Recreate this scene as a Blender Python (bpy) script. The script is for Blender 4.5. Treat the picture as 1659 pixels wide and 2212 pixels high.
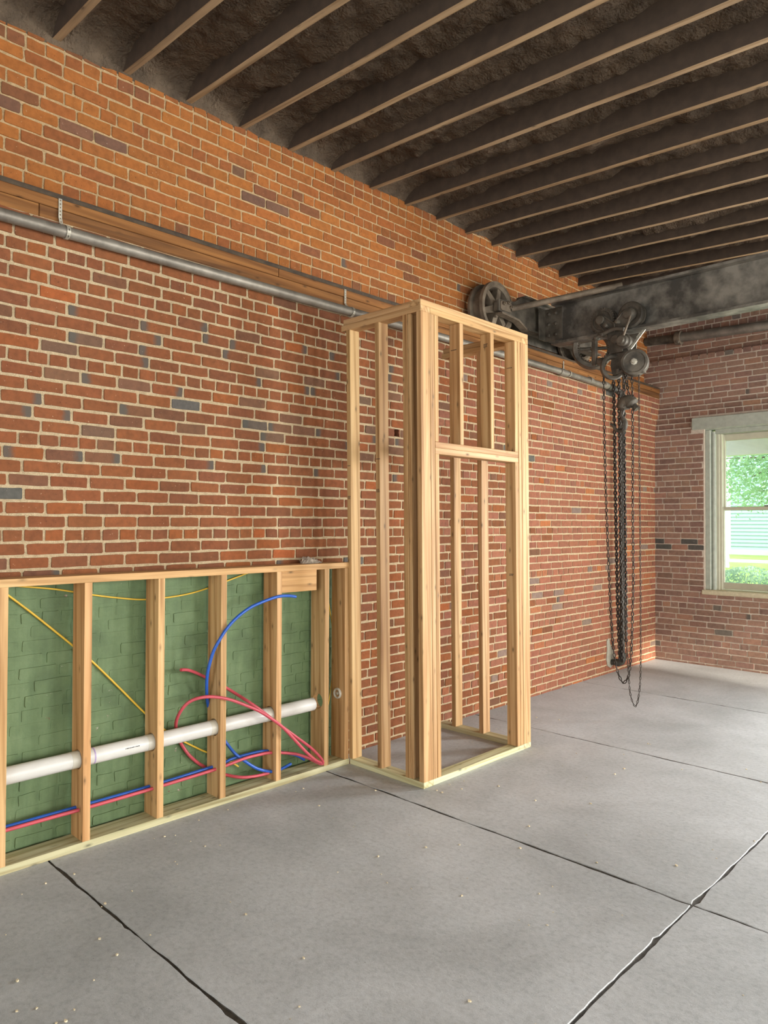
import bpy, bmesh, math, random
import numpy as np
from mathutils import Vector, Matrix

for o in list(bpy.data.objects):
    bpy.data.objects.remove(o, do_unlink=True)
scn = bpy.context.scene
COL = scn.collection
random.seed(7)
rng = np.random.default_rng(11)

# ------------------------------------------------------------------ camera
FPX = 1559.0
yaw, pitch, roll = math.radians(44.28), math.atan(24 / 1559.0), math.radians(0.2)
fw = Vector((-math.sin(yaw) * math.cos(pitch), math.cos(yaw) * math.cos(pitch), math.sin(pitch)))
rt = Vector((math.cos(yaw), math.sin(yaw), 0))
up = rt.cross(fw)
r2 = rt * math.cos(roll) + up * math.sin(roll)
u2 = up * math.cos(roll) - rt * math.sin(roll)
CAM = Vector((3.806, 0.0, 1.65))
cd = bpy.data.cameras.new('camera')
cd.sensor_fit = 'HORIZONTAL'; cd.sensor_width = 36.0; cd.lens = FPX / 1659.0 * 36.0
cd.clip_start = 0.05; cd.clip_end = 300
cam = bpy.data.objects.new('camera', cd); COL.objects.link(cam)
M = Matrix.Identity(4)
for i in range(3):
    M[i][0], M[i][1], M[i][2], M[i][3] = r2[i], u2[i], -fw[i], CAM[i]
cam.matrix_world = M
scn.camera = cam

# ------------------------------------------------------------------ world, light, exposure
w = bpy.data.worlds.new('sky'); scn.world = w; w.use_nodes = True
nt = w.node_tree; nt.nodes.clear()
wo = nt.nodes.new('ShaderNodeOutputWorld'); wb = nt.nodes.new('ShaderNodeBackground')
wb.inputs[0].default_value = (0.80, 0.91, 1.0, 1); wb.inputs[1].default_value = 3.8
nt.links.new(wb.outputs[0], wo.inputs[0])

def area(name, loc, aim, sx, sy, watts, col):
    d = bpy.data.lights.new(name, 'AREA'); d.shape = 'RECTANGLE'; d.size = sx; d.size_y = sy
    d.energy = watts; d.color = col
    o = bpy.data.objects.new(name, d); COL.objects.link(o); o.location = loc
    o.rotation_euler = (Vector(aim) - Vector(loc)).to_track_quat('-Z', 'Y').to_euler()
    return o
# daylight at the openings of the right wall (a wide doorway and a tall window) and of the rear wall
area('door_daylight', (9.35, 1.6, 1.75), (2.6, 2.6, -0.6), 4.6, 3.1, 330, (1.0, 0.97, 0.92))
area('window_daylight', (9.3, 6.9, 1.9), (1.5, 6.6, -0.2), 2.2, 2.0, 540, (1.0, 0.98, 0.95))
area('end_window_daylight', (3.95, 9.12, 1.85), (3.4, 4.0, -0.4), 1.25, 1.85, 390, (0.97, 0.99, 1.0))
area('end_window_daylight', (6.55, 9.12, 1.85), (4.5, 4.0, -0.4), 1.25, 1.85, 390, (0.97, 0.99, 1.0))
area('rear_door_daylight', (4.6, -5.4, 1.75), (3.0, 1.5, 0.0), 4.0, 3.1, 160, (1.0, 0.97, 0.93))
sd = bpy.data.lights.new('sun', 'SUN'); sd.energy = 8.0; sd.angle = math.radians(2.0); sd.color = (1.0, 0.93, 0.80)
so = bpy.data.objects.new('sun', sd); COL.objects.link(so)
so.rotation_euler = Vector((-1.0, 0.12, -0.30)).to_track_quat('-Z', 'Y').to_euler()

scn.view_settings.view_transform = 'Standard'
scn.view_settings.look = 'None'
scn.view_settings.exposure = 0.0
scn.view_settings.gamma = 1.0
scn.view_settings.use_curve_mapping = False
scn.cycles.use_denoising = True
scn.cycles.max_bounces = 8
scn.cycles.diffuse_bounces = 5

# ------------------------------------------------------------------ helpers
def lin(r, g, b):
    f = lambda c: (c / 255) / 12.92 if c / 255 <= 0.04045 else ((c / 255 + 0.055) / 1.055) ** 2.4
    return (f(r), f(g), f(b))

def setp(o, label=None, cat=None, group=None, kind=None):
    if label: o['label'] = label
    if cat: o['category'] = cat
    if group: o['group'] = group
    if kind: o['kind'] = kind
    return o

def empty(name, loc, label=None, cat=None, group=None, parent=None, kind=None):
    o = bpy.data.objects.new(name, None); COL.objects.link(o)
    o.empty_display_size = 0.1
    if parent is None:
        o.matrix_world = Matrix.Translation(Vector(loc))
        o['_loc'] = list(loc)
    else:
        adopt(o, parent)
    return setp(o, label, cat, group, kind)

BASE = {}
def adopt(o, parent):
    """parent o, keeping its geometry in world coordinates"""
    o.parent = parent
    base = BASE.get(parent.name)
    if base is None and parent.parent is None and '_loc' in parent:
        base = Vector(parent['_loc'])
    o.matrix_parent_inverse = Matrix.Translation(-base) if base else Matrix.Identity(4)

def thing(name, loc, label, cat, group=None):
    o = bpy.data.objects.new(name, None); COL.objects.link(o); o.empty_display_size = 0.1
    o.location = loc; BASE[o.name] = Vector(loc)
    return setp(o, label, cat, group)

class MB:
    """collects geometry in world coordinates and links it as one mesh object"""
    def __init__(s): s.v = []; s.f = []; s.fm = []; s.sm = []
    def add(s, vs, fs, m=0, smooth=False):
        b = len(s.v); s.v += [tuple(p) for p in vs]
        for f in fs:
            s.f.append(tuple(b + i for i in f)); s.fm.append(m); s.sm.append(smooth)
    def box(s, x0, x1, y0, y1, z0, z1, m=0, c=0.0):
        if c <= 0:
            vs = [(x, y, z) for x in (x0, x1) for y in (y0, y1) for z in (z0, z1)]
            s.add(vs, [(0, 1, 3, 2), (4, 6, 7, 5), (0, 4, 5, 1), (2, 3, 7, 6), (0, 2, 6, 4), (1, 5, 7, 3)], m)
            return
        bm = bmesh.new()
        bmesh.ops.create_cube(bm, size=1.0)
        for v in bm.verts:
            v.co = Vector(((x0 + x1) / 2 + v.co.x * (x1 - x0), (y0 + y1) / 2 + v.co.y * (y1 - y0), (z0 + z1) / 2 + v.co.z * (z1 - z0)))
        bmesh.ops.bevel(bm, geom=bm.edges[:], offset=c, segments=1, affect='EDGES', profile=0.5)
        bm.verts.index_update()
        s.add([v.co[:] for v in bm.verts], [[v.index for v in f.verts] for f in bm.faces], m)
        bm.free()
    def tube(s, path, r, n=12, m=0, cap=True, closed=False):
        P = [Vector(p) for p in path]; k = len(P)
        R = r if isinstance(r, (list, tuple)) else [r] * k
        t0 = (P[1] - P[0]).normalized()
        ref = Vector((0, 0, 1)) if abs(t0.z) < 0.9 else Vector((1, 0, 0))
        nrm = t0.cross(ref).normalized(); vs = []
        for i in range(k):
            if closed: t = (P[(i + 1) % k] - P[i - 1]).normalized()
            else: t = (P[min(i + 1, k - 1)] - P[max(i - 1, 0)]).normalized()
            nrm = (nrm - t * nrm.dot(t)).normalized(); b = t.cross(nrm)
            for j in range(n):
                a = 2 * math.pi * j / n
                vs.append(P[i] + (nrm * math.cos(a) + b * math.sin(a)) * R[i])
        fs = []
        for i in range(k if closed else k - 1):
            i2 = (i + 1) % k
            for j in range(n):
                j2 = (j + 1) % n
                fs.append((i * n + j, i * n + j2, i2 * n + j2, i2 * n + j))
        s.add(vs, fs, m, True)
        if cap and not closed:
            s.add(vs[:n], [tuple(range(n - 1, -1, -1))], m); s.add(vs[-n:], [tuple(range(n))], m)
    def lathe(s, c, axis, prof, n=32, m=0, smooth=False):
        """prof: (distance along axis, radius); axis a unit vector"""
        a = Vector(axis).normalized(); c = Vector(c)
        ref = Vector((0, 0, 1)) if abs(a.z) < 0.9 else Vector((1, 0, 0))
        u = a.cross(ref).normalized(); v = a.cross(u)
        vs = []
        for d, r in prof:
            for j in range(n):
                t = 2 * math.pi * j / n
                vs.append(c + a * d + (u * math.cos(t) + v * math.sin(t)) * max(r, 1e-5))
        fs = [(i * n + j, i * n + (j + 1) % n, (i + 1) * n + (j + 1) % n, (i + 1) * n + j) for i in range(len(prof) - 1) for j in range(n)]
        s.add(vs, fs, m, smooth)
    def prism(s, pts, d0, d1, axis='y', m=0):
        """polygon pts extruded along an axis; pts are the other two coordinates in xyz order"""
        n = len(pts)
        def P(a, b, d): return {'x': (d, a, b), 'y': (a, d, b), 'z': (a, b, d)}[axis]
        vs = [P(a, b, d0) for a, b in pts] + [P(a, b, d1) for a, b in pts]
        fs = [tuple(range(n)), tuple(range(2 * n - 1, n - 1, -1))] + [(i, (i + 1) % n, n + (i + 1) % n, n + i) for i in range(n)]
        s.add(vs, fs, m)
    def build(s, name, mats, parent=None, fix=True, xf=None, color=None):
        me = bpy.data.meshes.new(name)
        vs = s.v if xf is None else [xf(p) for p in s.v]
        me.from_pydata(vs, [], s.f)
        if not isinstance(mats, (list, tuple)): mats = [mats]
        for mm in mats: me.materials.append(mm)
        me.polygons.foreach_set('material_index', s.fm)
        me.polygons.foreach_set('use_smooth', s.sm)
        if fix:
            bm = bmesh.new(); bm.from_mesh(me)
            bmesh.ops.recalc_face_normals(bm, faces=bm.faces[:]); bm.to_mesh(me); bm.free()
        me.update()
        o = bpy.data.objects.new(name, me); COL.objects.link(o)
        if color: o.color = (*color, 1)
        if parent is not None: adopt(o, parent)
        return o

def spline(pts, sub=6):
    P = [Vector(p) for p in pts]; out = []
    for i in range(len(P) - 1):
        p0, p1, p2, p3 = P[max(i - 1, 0)], P[i], P[i + 1], P[min(i + 2, len(P) - 1)]
        for k in range(sub):
            t = k / sub
            out.append(0.5 * ((2 * p1) + (p2 - p0) * t + (2 * p0 - 5 * p1 + 4 * p2 - p3) * t * t + (-p0 + 3 * p1 - 3 * p2 + p3) * t ** 3))
    out.append(P[-1]); return out

# ------------------------------------------------------------------ materials
class NT:
    def __init__(s, name):
        s.m = bpy.data.materials.new(name); s.m.use_nodes = True
        s.t = s.m.node_tree; s.n = s.t.nodes; s.b = s.n['Principled BSDF']
    def new(s, kind, **kw):
        n = s.n.new(kind)
        for k, v in kw.items():
            if k == 'ins':
                for i, x in v.items(): n.inputs[i].default_value = x
            else: setattr(n, k, v)
        return n
    def l(s, a, b): s.t.links.new(a, b)
    def coord(s, scale=(1, 1, 1), rand=False):
        tc = s.new('ShaderNodeTexCoord'); out = tc.outputs['Object']
        if rand:
            oi = s.new('ShaderNodeObjectInfo'); ad = s.new('ShaderNodeVectorMath', operation='MULTIPLY_ADD')
            cb = s.new('ShaderNodeCombineXYZ')
            for i in range(3): s.l(oi.outputs['Random'], cb.inputs[i])
            ad.inputs[1].default_value = (37.0, 53.0, 29.0)
            s.l(cb.outputs[0], ad.inputs[0]); s.l(out, ad.inputs[2]); out = ad.outputs[0]
        mp = s.new('ShaderNodeMapping'); mp.inputs['Scale'].default_value = scale
        s.l(out, mp.inputs['Vector']); return mp.outputs[0]
    def noise(s, vec, scale, detail=4, rough=0.55, dist=0.0):
        n = s.new('ShaderNodeTexNoise', ins={'Scale': scale, 'Detail': detail, 'Roughness': rough, 'Distortion': dist})
        s.l(vec, n.inputs['Vector']); return n.outputs['Fac']
    def ramp(s, fac, stops, const=False):
        r = s.new('ShaderNodeValToRGB')
        if const: r.color_ramp.interpolation = 'CONSTANT'
        e = r.color_ramp.elements
        while len(e) < len(stops): e.new(0.5)
        for q, (p, c) in zip(e, stops):
            q.position = p; q.color = (*c, 1) if len(c) == 3 else c
        s.l(fac, r.inputs[0]); return r.outputs[0]
    def mix(s, fac, a, b, mode='MIX'):
        n = s.new('ShaderNodeMix', data_type='RGBA', blend_type=mode)
        for sock, val in ((0, fac), (6, a), (7, b)):
            if hasattr(val, 'links') or hasattr(val, 'is_linked'): s.l(val, n.inputs[sock])
            elif sock == 0: n.inputs[0].default_value = val
            else: n.inputs[sock].default_value = (*val, 1)
        return n.outputs[2]
    def bump(s, h, strength=0.3, dist=0.01, prev=None):
        b = s.new('ShaderNodeBump', ins={'Strength': strength, 'Distance': dist})
        s.l(h, b.inputs['Height'])
        if prev is not None: s.l(prev, b.inputs['Normal'])
        return b.outputs[0]
    def fin(s, col=None, rough=0.7, metal=0.0, normal=None, spec=None):
        if col is not None:
            if isinstance(col, tuple): s.b.inputs['Base Color'].default_value = (*col, 1)
            else: s.l(col, s.b.inputs['Base Color'])
        if isinstance(rough, (int, float)): s.b.inputs['Roughness'].default_value = rough
        else: s.l(rough, s.b.inputs['Roughness'])
        s.b.inputs['Metallic'].default_value = metal
        if spec is not None: s.b.inputs['Specular IOR Level'].default_value = spec
        if normal is not None: s.l(normal, s.b.inputs['Normal'])
        return s.m

def m_brick(name, painted=None):
    k = NT(name); c = k.coord()
    at = k.new('ShaderNodeAttribute', attribute_name='bcol')
    mott = k.noise(c, 26, 5, 0.65)
    tone = k.ramp(mott, [(0.25, (0.72, 0.72, 0.72)), (0.55, (1, 1, 1)), (0.8, (1.18, 1.14, 1.1))])
    col = k.mix(1.0, at.outputs['Color'], tone, 'MULTIPLY')
    # kiln-flashed grey ends
    fl = k.new('ShaderNodeMath', operation='ADD'); k.l(at.outputs['Alpha'], fl.inputs[0])
    sc = k.new('ShaderNodeMath', operation='MULTIPLY_ADD', ins={1: 0.35, 2: -0.17}); k.l(mott, sc.inputs[0]); k.l(sc.outputs[0], fl.inputs[1])
    ff = k.ramp(fl.outputs[0], [(0.72, (0, 0, 0)), (0.86, (0.85, 0.85, 0.85))])
    col = k.mix(ff, col, lin(82, 80, 74))
    # small dark pits and pale lime specks
    pit = k.new('ShaderNodeTexVoronoi', ins={'Scale': 55.0, 'Randomness': 1.0}); k.l(c, pit.inputs['Vector'])
    big = k.noise(c, 7, 2)
    pm = k.new('ShaderNodeMath', operation='MULTIPLY_ADD', ins={1: -0.55, 2: 0.36}); k.l(big, pm.inputs[0])
    ls = k.new('ShaderNodeMath', operation='LESS_THAN'); k.l(pit.outputs['Distance'], ls.inputs[0]); k.l(pm.outputs[0], ls.inputs[1])
    pf = k.new('ShaderNodeMath', operation='MULTIPLY', ins={1: 0.55}); k.l(ls.outputs[0], pf.inputs[0])
    col = k.mix(pf.outputs[0], col, lin(70, 40, 28))
    lime = k.noise(c, 90, 2, 0.5); lm = k.ramp(lime, [(0.735, (0, 0, 0)), (0.76, (0.6, 0.6, 0.6))])
    col = k.mix(lm, col, lin(196, 176, 150))
    h1 = k.noise(c, 45, 6, 0.7); n = k.bump(h1, 0.35, 0.006)
    n = k.bump(k.noise(c, 220, 2, 0.5), 0.25, 0.002, n)
    return k.fin(col, 0.85, normal=n, spec=0.25)

def m_mortar(name, a, b):
    k = NT(name); c = k.coord()
    col = k.ramp(k.noise(c, 35, 6, 0.7), [(0.3, a), (0.7, b)])
    sp = k.ramp(k.noise(c, 260, 2, 0.5), [(0.3, (0.72, 0.72, 0.72)), (0.5, (1, 1, 1)), (0.72, (1.12, 1.12, 1.12))])
    col = k.mix(1.0, col, sp, 'MULTIPLY')
    n = k.bump(k.noise(c, 120, 6, 0.75), 0.7, 0.008)
    n = k.bump(k.noise(c, 30, 4, 0.6), 0.5, 0.012, n)
    return k.fin(col, 0.92, normal=n, spec=0.2)

def m_paint(name):
    k = NT(name); c = k.coord()
    col = k.ramp(k.noise(c, 5, 5, 0.6), [(0.28, lin(86, 106, 74)), (0.5, lin(103, 126, 88)), (0.75, lin(120, 142, 104))])
    st = k.noise(k.coord((3, 14, 1.2)), 2.0, 4, 0.6)
    col = k.mix(1.0, col, k.ramp(st, [(0.3, (0.86, 0.88, 0.86)), (0.65, (1.04, 1.03, 1.02))]), 'MULTIPLY')
    ch = k.noise(c, 16, 6, 0.72)
    zb = k.noise(c, 2.2, 3, 0.5)
    mm = k.new('ShaderNodeMath', operation='MULTIPLY_ADD', ins={1: 0.30, 2: -0.15}); k.l(zb, mm.inputs[0])
    ad = k.new('ShaderNodeMath', operation='ADD'); k.l(ch, ad.inputs[0]); k.l(mm.outputs[0], ad.inputs[1])
    chip = k.ramp(ad.outputs[0], [(0.695, (0, 0, 0)), (0.705, (1, 1, 1))])
    chipc = k.ramp(k.noise(c, 24, 3), [(0.45, lin(178, 172, 160)), (0.55, lin(120, 82, 66))])
    col = k.mix(chip, col, chipc)
    crk = k.noise(k.coord((1, 1, 3.0)), 9, 8, 0.8)
    cm = k.ramp(crk, [(0.255, (1, 1, 1)), (0.275, (0, 0, 0))])
    col = k.mix(cm, col, lin(48, 58, 46))
    n = k.bump(k.noise(c, 28, 6, 0.65), 0.5, 0.008)
    return k.fin(col, 0.6, normal=n, spec=0.35)

def m_wood(name, axis, dark, mid, light, knots=True, rough=0.6, rand_tint=True, ringscale=1.0):
    k = NT(name)
    sc = [24.0 * ringscale] * 3; sc[axis] = 0.9
    v = k.coord(tuple(sc), rand=True)
    g1 = k.noise(v, 1.0, 3, 0.5, 0.6)
    sc2 = [110.0] * 3; sc2[axis] = 2.2
    g2 = k.noise(k.coord(tuple(sc2), rand=True), 1.0, 3, 0.6)
    wv = k.new('ShaderNodeTexWave', wave_type='BANDS', bands_direction='DIAGONAL', ins={'Scale': 0.42, 'Distortion': 5.0, 'Detail': 3.0, 'Detail Scale': 0.7})
    k.l(v, wv.inputs['Vector'])
    col = k.ramp(g1, [(0.28, dark), (0.48, mid), (0.72, light)])
    col = k.mix(1.0, col, k.ramp(wv.outputs['Fac'], [(0.0, (1.04, 1.03, 1.02)), (0.7, (1, 1, 1)), (1.0, (0.78, 0.72, 0.64))]), 'MULTIPLY')
    col = k.mix(1.0, col, k.ramp(g2, [(0.3, (0.90, 0.88, 0.85)), (0.6, (1.03, 1.03, 1.02))]), 'MULTIPLY')
    if knots:
        sk = [16.0] * 3; sk[axis] = 6.5
        vo = k.new('ShaderNodeTexVoronoi', ins={'Scale': 1.0, 'Randomness': 1.0})
        k.l(k.coord(tuple(sk), rand=True), vo.inputs['Vector'])
        kf = k.ramp(vo.outputs['Distance'], [(0.06, (0.95, 0.95, 0.95)), (0.10, (0.45, 0.45, 0.45)), (0.2, (0, 0, 0))])
        col = k.mix(kf, col, tuple(x * 0.36 for x in mid))
    oi = k.new('ShaderNodeObjectInfo')
    col = k.mix(1.0, col, oi.outputs['Color'], 'MULTIPLY')
    if rand_tint:
        tn = k.ramp(oi.outputs['Random'], [(0.0, (0.90, 0.87, 0.82)), (0.5, (1, 1, 1)), (1.0, (1.05, 1.04, 1.0))])
        col = k.mix(1.0, col, tn, 'MULTIPLY')
    n = k.bump(g2, 0.12, 0.002)
    return k.fin(col, rough, normal=n, spec=0.3)

def m_metal(name, c1, c2, rough=0.5, metal=0.7, scale=9.0, bump=0.15, stops=(0.35, 0.65)):
    k = NT(name); c = k.coord()
    nz = k.noise(c, scale, 5, 0.6)
    col = k.ramp(nz, [(stops[0], c1), (stops[1], c2)])
    n = k.bump(k.noise(c, 130, 4, 0.6), bump, 0.002)
    return k.fin(col, rough, metal, n)

def m_plain(name, col, rough=0.5, metal=0.0, var=0.08, scale=12):
    k = NT(name); c = k.coord()
    lo = tuple(x * (1 - var) for x in col); hi = tuple(min(1, x * (1 + var)) for x in col)
    return k.fin(k.ramp(k.noise(c, scale, 4), [(0.3, lo), (0.7, hi)]), rough, metal)

BRICK = m_brick('brick_clay')
MORTAR = m_mortar('mortar_sand', lin(174, 153, 121), lin(206, 185, 150))
MORTAR_UP = m_mortar('mortar_upper', lin(168, 142, 104), lin(198, 170, 130))
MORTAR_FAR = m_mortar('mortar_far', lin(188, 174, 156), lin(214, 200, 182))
PAINT = m_paint('green_paint')
PINE = [m_wood('pine_' + 'xyz'[a], a, lin(158, 120, 80), lin(187, 151, 107), lin(201, 170, 128)) for a in range(3)]
TREATED = [m_wood('treated_' + 'xyz'[a], a, lin(170, 166, 128), lin(196, 192, 156), lin(210, 208, 178), knots=True) for a in range(3)]
OLDWOOD = m_wood('old_timber_y', 1, lin(84, 54, 30), lin(132, 89, 48), lin(160, 112, 62), rough=0.75, ringscale=0.8)
JOIST_DARK = m_plain('sprayed_joist', lin(73, 59, 47), 0.85, 0, 0.2, 14)
JOIST_BARE = m_wood('bare_joist_x', 0, lin(116, 95, 72), lin(144, 120, 92), lin(162, 138, 108), knots=True, rough=0.8)
STEEL = m_metal('galvanised_steel', lin(112, 105, 95), lin(150, 143, 131), 0.5, 0.45, 6)
IRON = m_metal('grimy_iron', lin(60, 55, 47), lin(106, 98, 86), 0.6, 0.25, 9, 0.25)
BEAM = m_metal('mill_scale_beam', lin(74, 71, 65), lin(142, 137, 126), 0.55, 0.25, 5.0, 0.1, (0.4, 0.66))
CAST = m_metal('dusty_cast_iron', lin(94, 82, 68), lin(132, 118, 100), 0.7, 0.3, 8, 0.2)
BLACKPIPE = m_metal('black_pipe', lin(52, 52, 45), lin(78, 76, 67), 0.55, 0.2, 8)
CHAIN = m_metal('chain_steel', lin(40, 35, 30), lin(72, 63, 54), 0.5, 0.4, 30)
STRAP = m_metal('zinc_strap', lin(150, 144, 130), lin(186, 180, 164), 0.45, 0.3, 20)
PVC = m_plain('white_pvc', lin(206, 203, 196), 0.35, 0, 0.03)
PVC2 = m_plain('pvc_coupling', lin(198, 193, 178), 0.35, 0, 0.03)
PURPLE = m_plain('purple_primer', lin(168, 148, 190), 0.5)
PEXR = m_plain('red_pex', lin(192, 76, 88), 0.4, 0, 0.05)
PEXB = m_plain('blue_pex', lin(38, 88, 178), 0.35, 0, 0.05)
YEL = m_plain('yellow_cable', lin(222, 184, 62), 0.5, 0, 0.05)
INK = m_plain('black_ink', lin(52, 44, 38), 0.7)
RAG = m_plain('grey_rag', lin(150, 138, 122), 0.9, 0, 0.25, 40)
CEMENT = m_mortar('cement_patch', lin(150, 144, 128), lin(178, 172, 156))

def m_floor():
    k = NT('concrete'); c = k.coord()
    a = k.ramp(k.noise(c, 1.1, 6, 0.62, 0.4), [(0.25, lin(158, 160, 159)), (0.5, lin(182, 184, 184)), (0.78, lin(206, 208, 209))])
    b = k.ramp(k.noise(c, 38, 6, 0.7), [(0.28, (0.78, 0.78, 0.78)), (0.5, (1, 1, 1)), (0.75, (1.12, 1.12, 1.12))])
    col = k.mix(1.0, a, b, 'MULTIPLY')
    gr = k.ramp(k.noise(c, 330, 3, 0.6), [(0.3, (0.82, 0.82, 0.82)), (0.55, (1, 1, 1)), (0.72, (1.14, 1.14, 1.14))])
    col = k.mix(1.0, col, gr, 'MULTIPLY')
    sc = k.noise(k.coord((1.2, 14, 1)), 3.0, 6, 0.7); sm = k.ramp(sc, [(0.70, (0, 0, 0)), (0.82, (0.5, 0.5, 0.5))])
    col = k.mix(sm, col, lin(214, 212, 208))
    pit = k.ramp(k.noise(c, 75, 3, 0.6), [(0.27, (0.8, 0.8, 0.8)), (0.31, (0, 0, 0))])
    col = k.mix(pit, col, lin(126, 122, 118))
    r = k.ramp(k.noise(c, 3.0, 4), [(0.3, (0.52, 0.52, 0.52)), (0.7, (0.7, 0.7, 0.7))])
    n = k.bump(k.noise(c, 60, 6, 0.7), 0.28, 0.004)
    n = k.bump(k.noise(c, 9, 4, 0.6), 0.2, 0.006, n)
    return k.fin(col, r, normal=n, spec=0.35)
CONC = m_floor()
JOINT = m_plain('joint_dirt', lin(98, 94, 88), 0.95, 0, 0.35, 30)

def m_foam():
    k = NT('spray_foam'); c = k.coord()
    col = k.ramp(k.noise(c, 6, 5, 0.6), [(0.3, lin(66, 54, 42)), (0.7, lin(100, 84, 67))])
    n = k.bump(k.noise(c, 70, 2, 0.5), 0.7, 0.02)
    n = k.bump(k.noise(c, 18, 2, 0.4), 0.5, 0.04, n)
    return k.fin(col, 0.8, normal=n, spec=0.3)
FOAM = m_foam()
FRAMEWOOD = m_plain('weathered_window_paint', lin(160, 164, 150), 0.6, 0, 0.12, 18)
SASH = m_plain('sash_paint', lin(184, 180, 158), 0.5, 0, 0.06)
SILL = m_mortar('stone_sill', lin(190, 180, 150), lin(214, 204, 172))
def m_glass():
    k = NT('window_glass'); k.n.remove(k.b)
    out = k.n['Material Output']; tr = k.new('ShaderNodeBsdfTransparent'); gl = k.new('ShaderNodeBsdfGlossy', ins={'Roughness': 0.02})
    mx = k.new('ShaderNodeMixShader', ins={0: 0.04}); k.l(tr.outputs[0], mx.inputs[1]); k.l(gl.outputs[0], mx.inputs[2]); k.l(mx.outputs[0], out.inputs[0])
    return k.m
GLASS = m_glass()

# ------------------------------------------------------------------ brickwork
def project(p):
    d = Vector(p) - CAM; z = d.dot(fw)
    if z < 0.05: return None
    return (829.5 + FPX * d.dot(r2) / z, 1106 - FPX * d.dot(u2) / z)

def brick_area(pts):
    q = [project(p) for p in pts]
    if any(a is None for a in q): return 0.0
    cx = sum(a[0] for a in q) / 4; cy = sum(a[1] for a in q) / 4
    if not (-20 < cx < 1679 and -20 < cy < 2232): return 0.0
    return abs(sum(q[i][0] * q[(i + 1) % 4][1] - q[(i + 1) % 4][0] * q[i][1] for i in range(4))) / 2

PROFILE_U = (0.035, 0.26, 0.74, 0.965)
def brick_geo(b, face):
    """b: u0,u1,z0,z1,out; face(u,z,d): wall point at depth d in front of the mortar"""
    u0, u1, z0, z1, out = b['u0'], b['u1'], b['z0'], b['z1'], b['out']
    L, H = u1 - u0, z1 - z0
    ring = [(t, 0.0) for t in PROFILE_U] + [(1.0, 0.16), (1.0, 0.84)] + [(t, 1.0) for t in reversed(PROFILE_U)] + [(0.0, 0.84), (0.0, 0.16)]
    r = b['rnd']; vs = []; al = []
    tilt = r.uniform(-0.0022, 0.0022) * b['rough']
    jit = 0.0016 * b['rough']
    o1 = []
    for s, t in ring:
        u = u0 + s * L + r.uniform(-jit, jit); z = z0 + t * H + r.uniform(-jit, jit) + tilt * (s - 0.5)
        o1.append((u, z)); vs.append(face(u, z, -0.006))
    i = 0.0032
    for (s, t), (u, z) in zip(ring, o1):
        uu = u + (i if s < 0.03 else -i if s > 0.97 else 0); zz = z + (i if t == 0 else -i if t == 1 else 0)
        vs.append(face(uu, zz, out + r.uniform(-0.0006, 0.0006)))
    n = 12
    fs = [(k, (k + 1) % n, n + (k + 1) % n, n + k) for k in range(n)]
    f = lambda k: n + k
    fs += [(f(0), f(1), f(8), f(9)), (f(1), f(2), f(7), f(8)), (f(2), f(3), f(6), f(7)),
           (f(11), f(0), f(9), f(10)), (f(3), f(4), f(5), f(6))]
    fl = b['flash']
    for s, t in ring + ring:
        al.append(0.0 if fl == 0 else max(0.0, (s if fl > 0 else 1 - s)))
    return vs, fs, al

def lay(u_from, u_to, z_from, course, nrows, headers, joint, seed, colour, skip=None, pitch=0.1982, rough=1.0, out=0.005, flash=0.06):
    R = random.Random(seed); res = []; ph = R.uniform(0, pitch)
    for i in range(nrows):
        hd = i in headers
        pt = pitch / 2 if hd else pitch
        off = (0 if i % 2 else pitch / 2) + R.uniform(-0.025, 0.025)
        u = u_from - pitch + (off + ph) % pitch
        zj = R.uniform(-0.001, 0.001)
        while u < u_to:
            step = pt * R.uniform(0.965, 1.035)
            a, b2 = max(u + joint / 2, u_from), min(u + step - joint / 2 * R.uniform(0.6, 1.2), u_to)
            u += step
            if b2 - a < 0.022: continue
            z0 = z_from + i * course + joint * 0.5 + zj + R.uniform(-0.0012, 0.0012)
            z1 = z_from + (i + 1) * course - joint * 0.5 + zj + R.uniform(-0.0012, 0.0012)
            if skip and skip(a, b2, z0, z1): continue
            fl = 0
            if not hd and R.random() < (flash(z0, (a + b2) / 2) if callable(flash) else flash): fl = R.choice((-1, 1))
            res.append(dict(u0=a, u1=b2, z0=z0, z1=z1, out=out + R.uniform(-0.0018, 0.0022), rnd=R, rough=rough,
                            col=colour((a + b2) / 2, (z0 + z1) / 2, R, hd), flash=fl, row=i))
    return res

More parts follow.
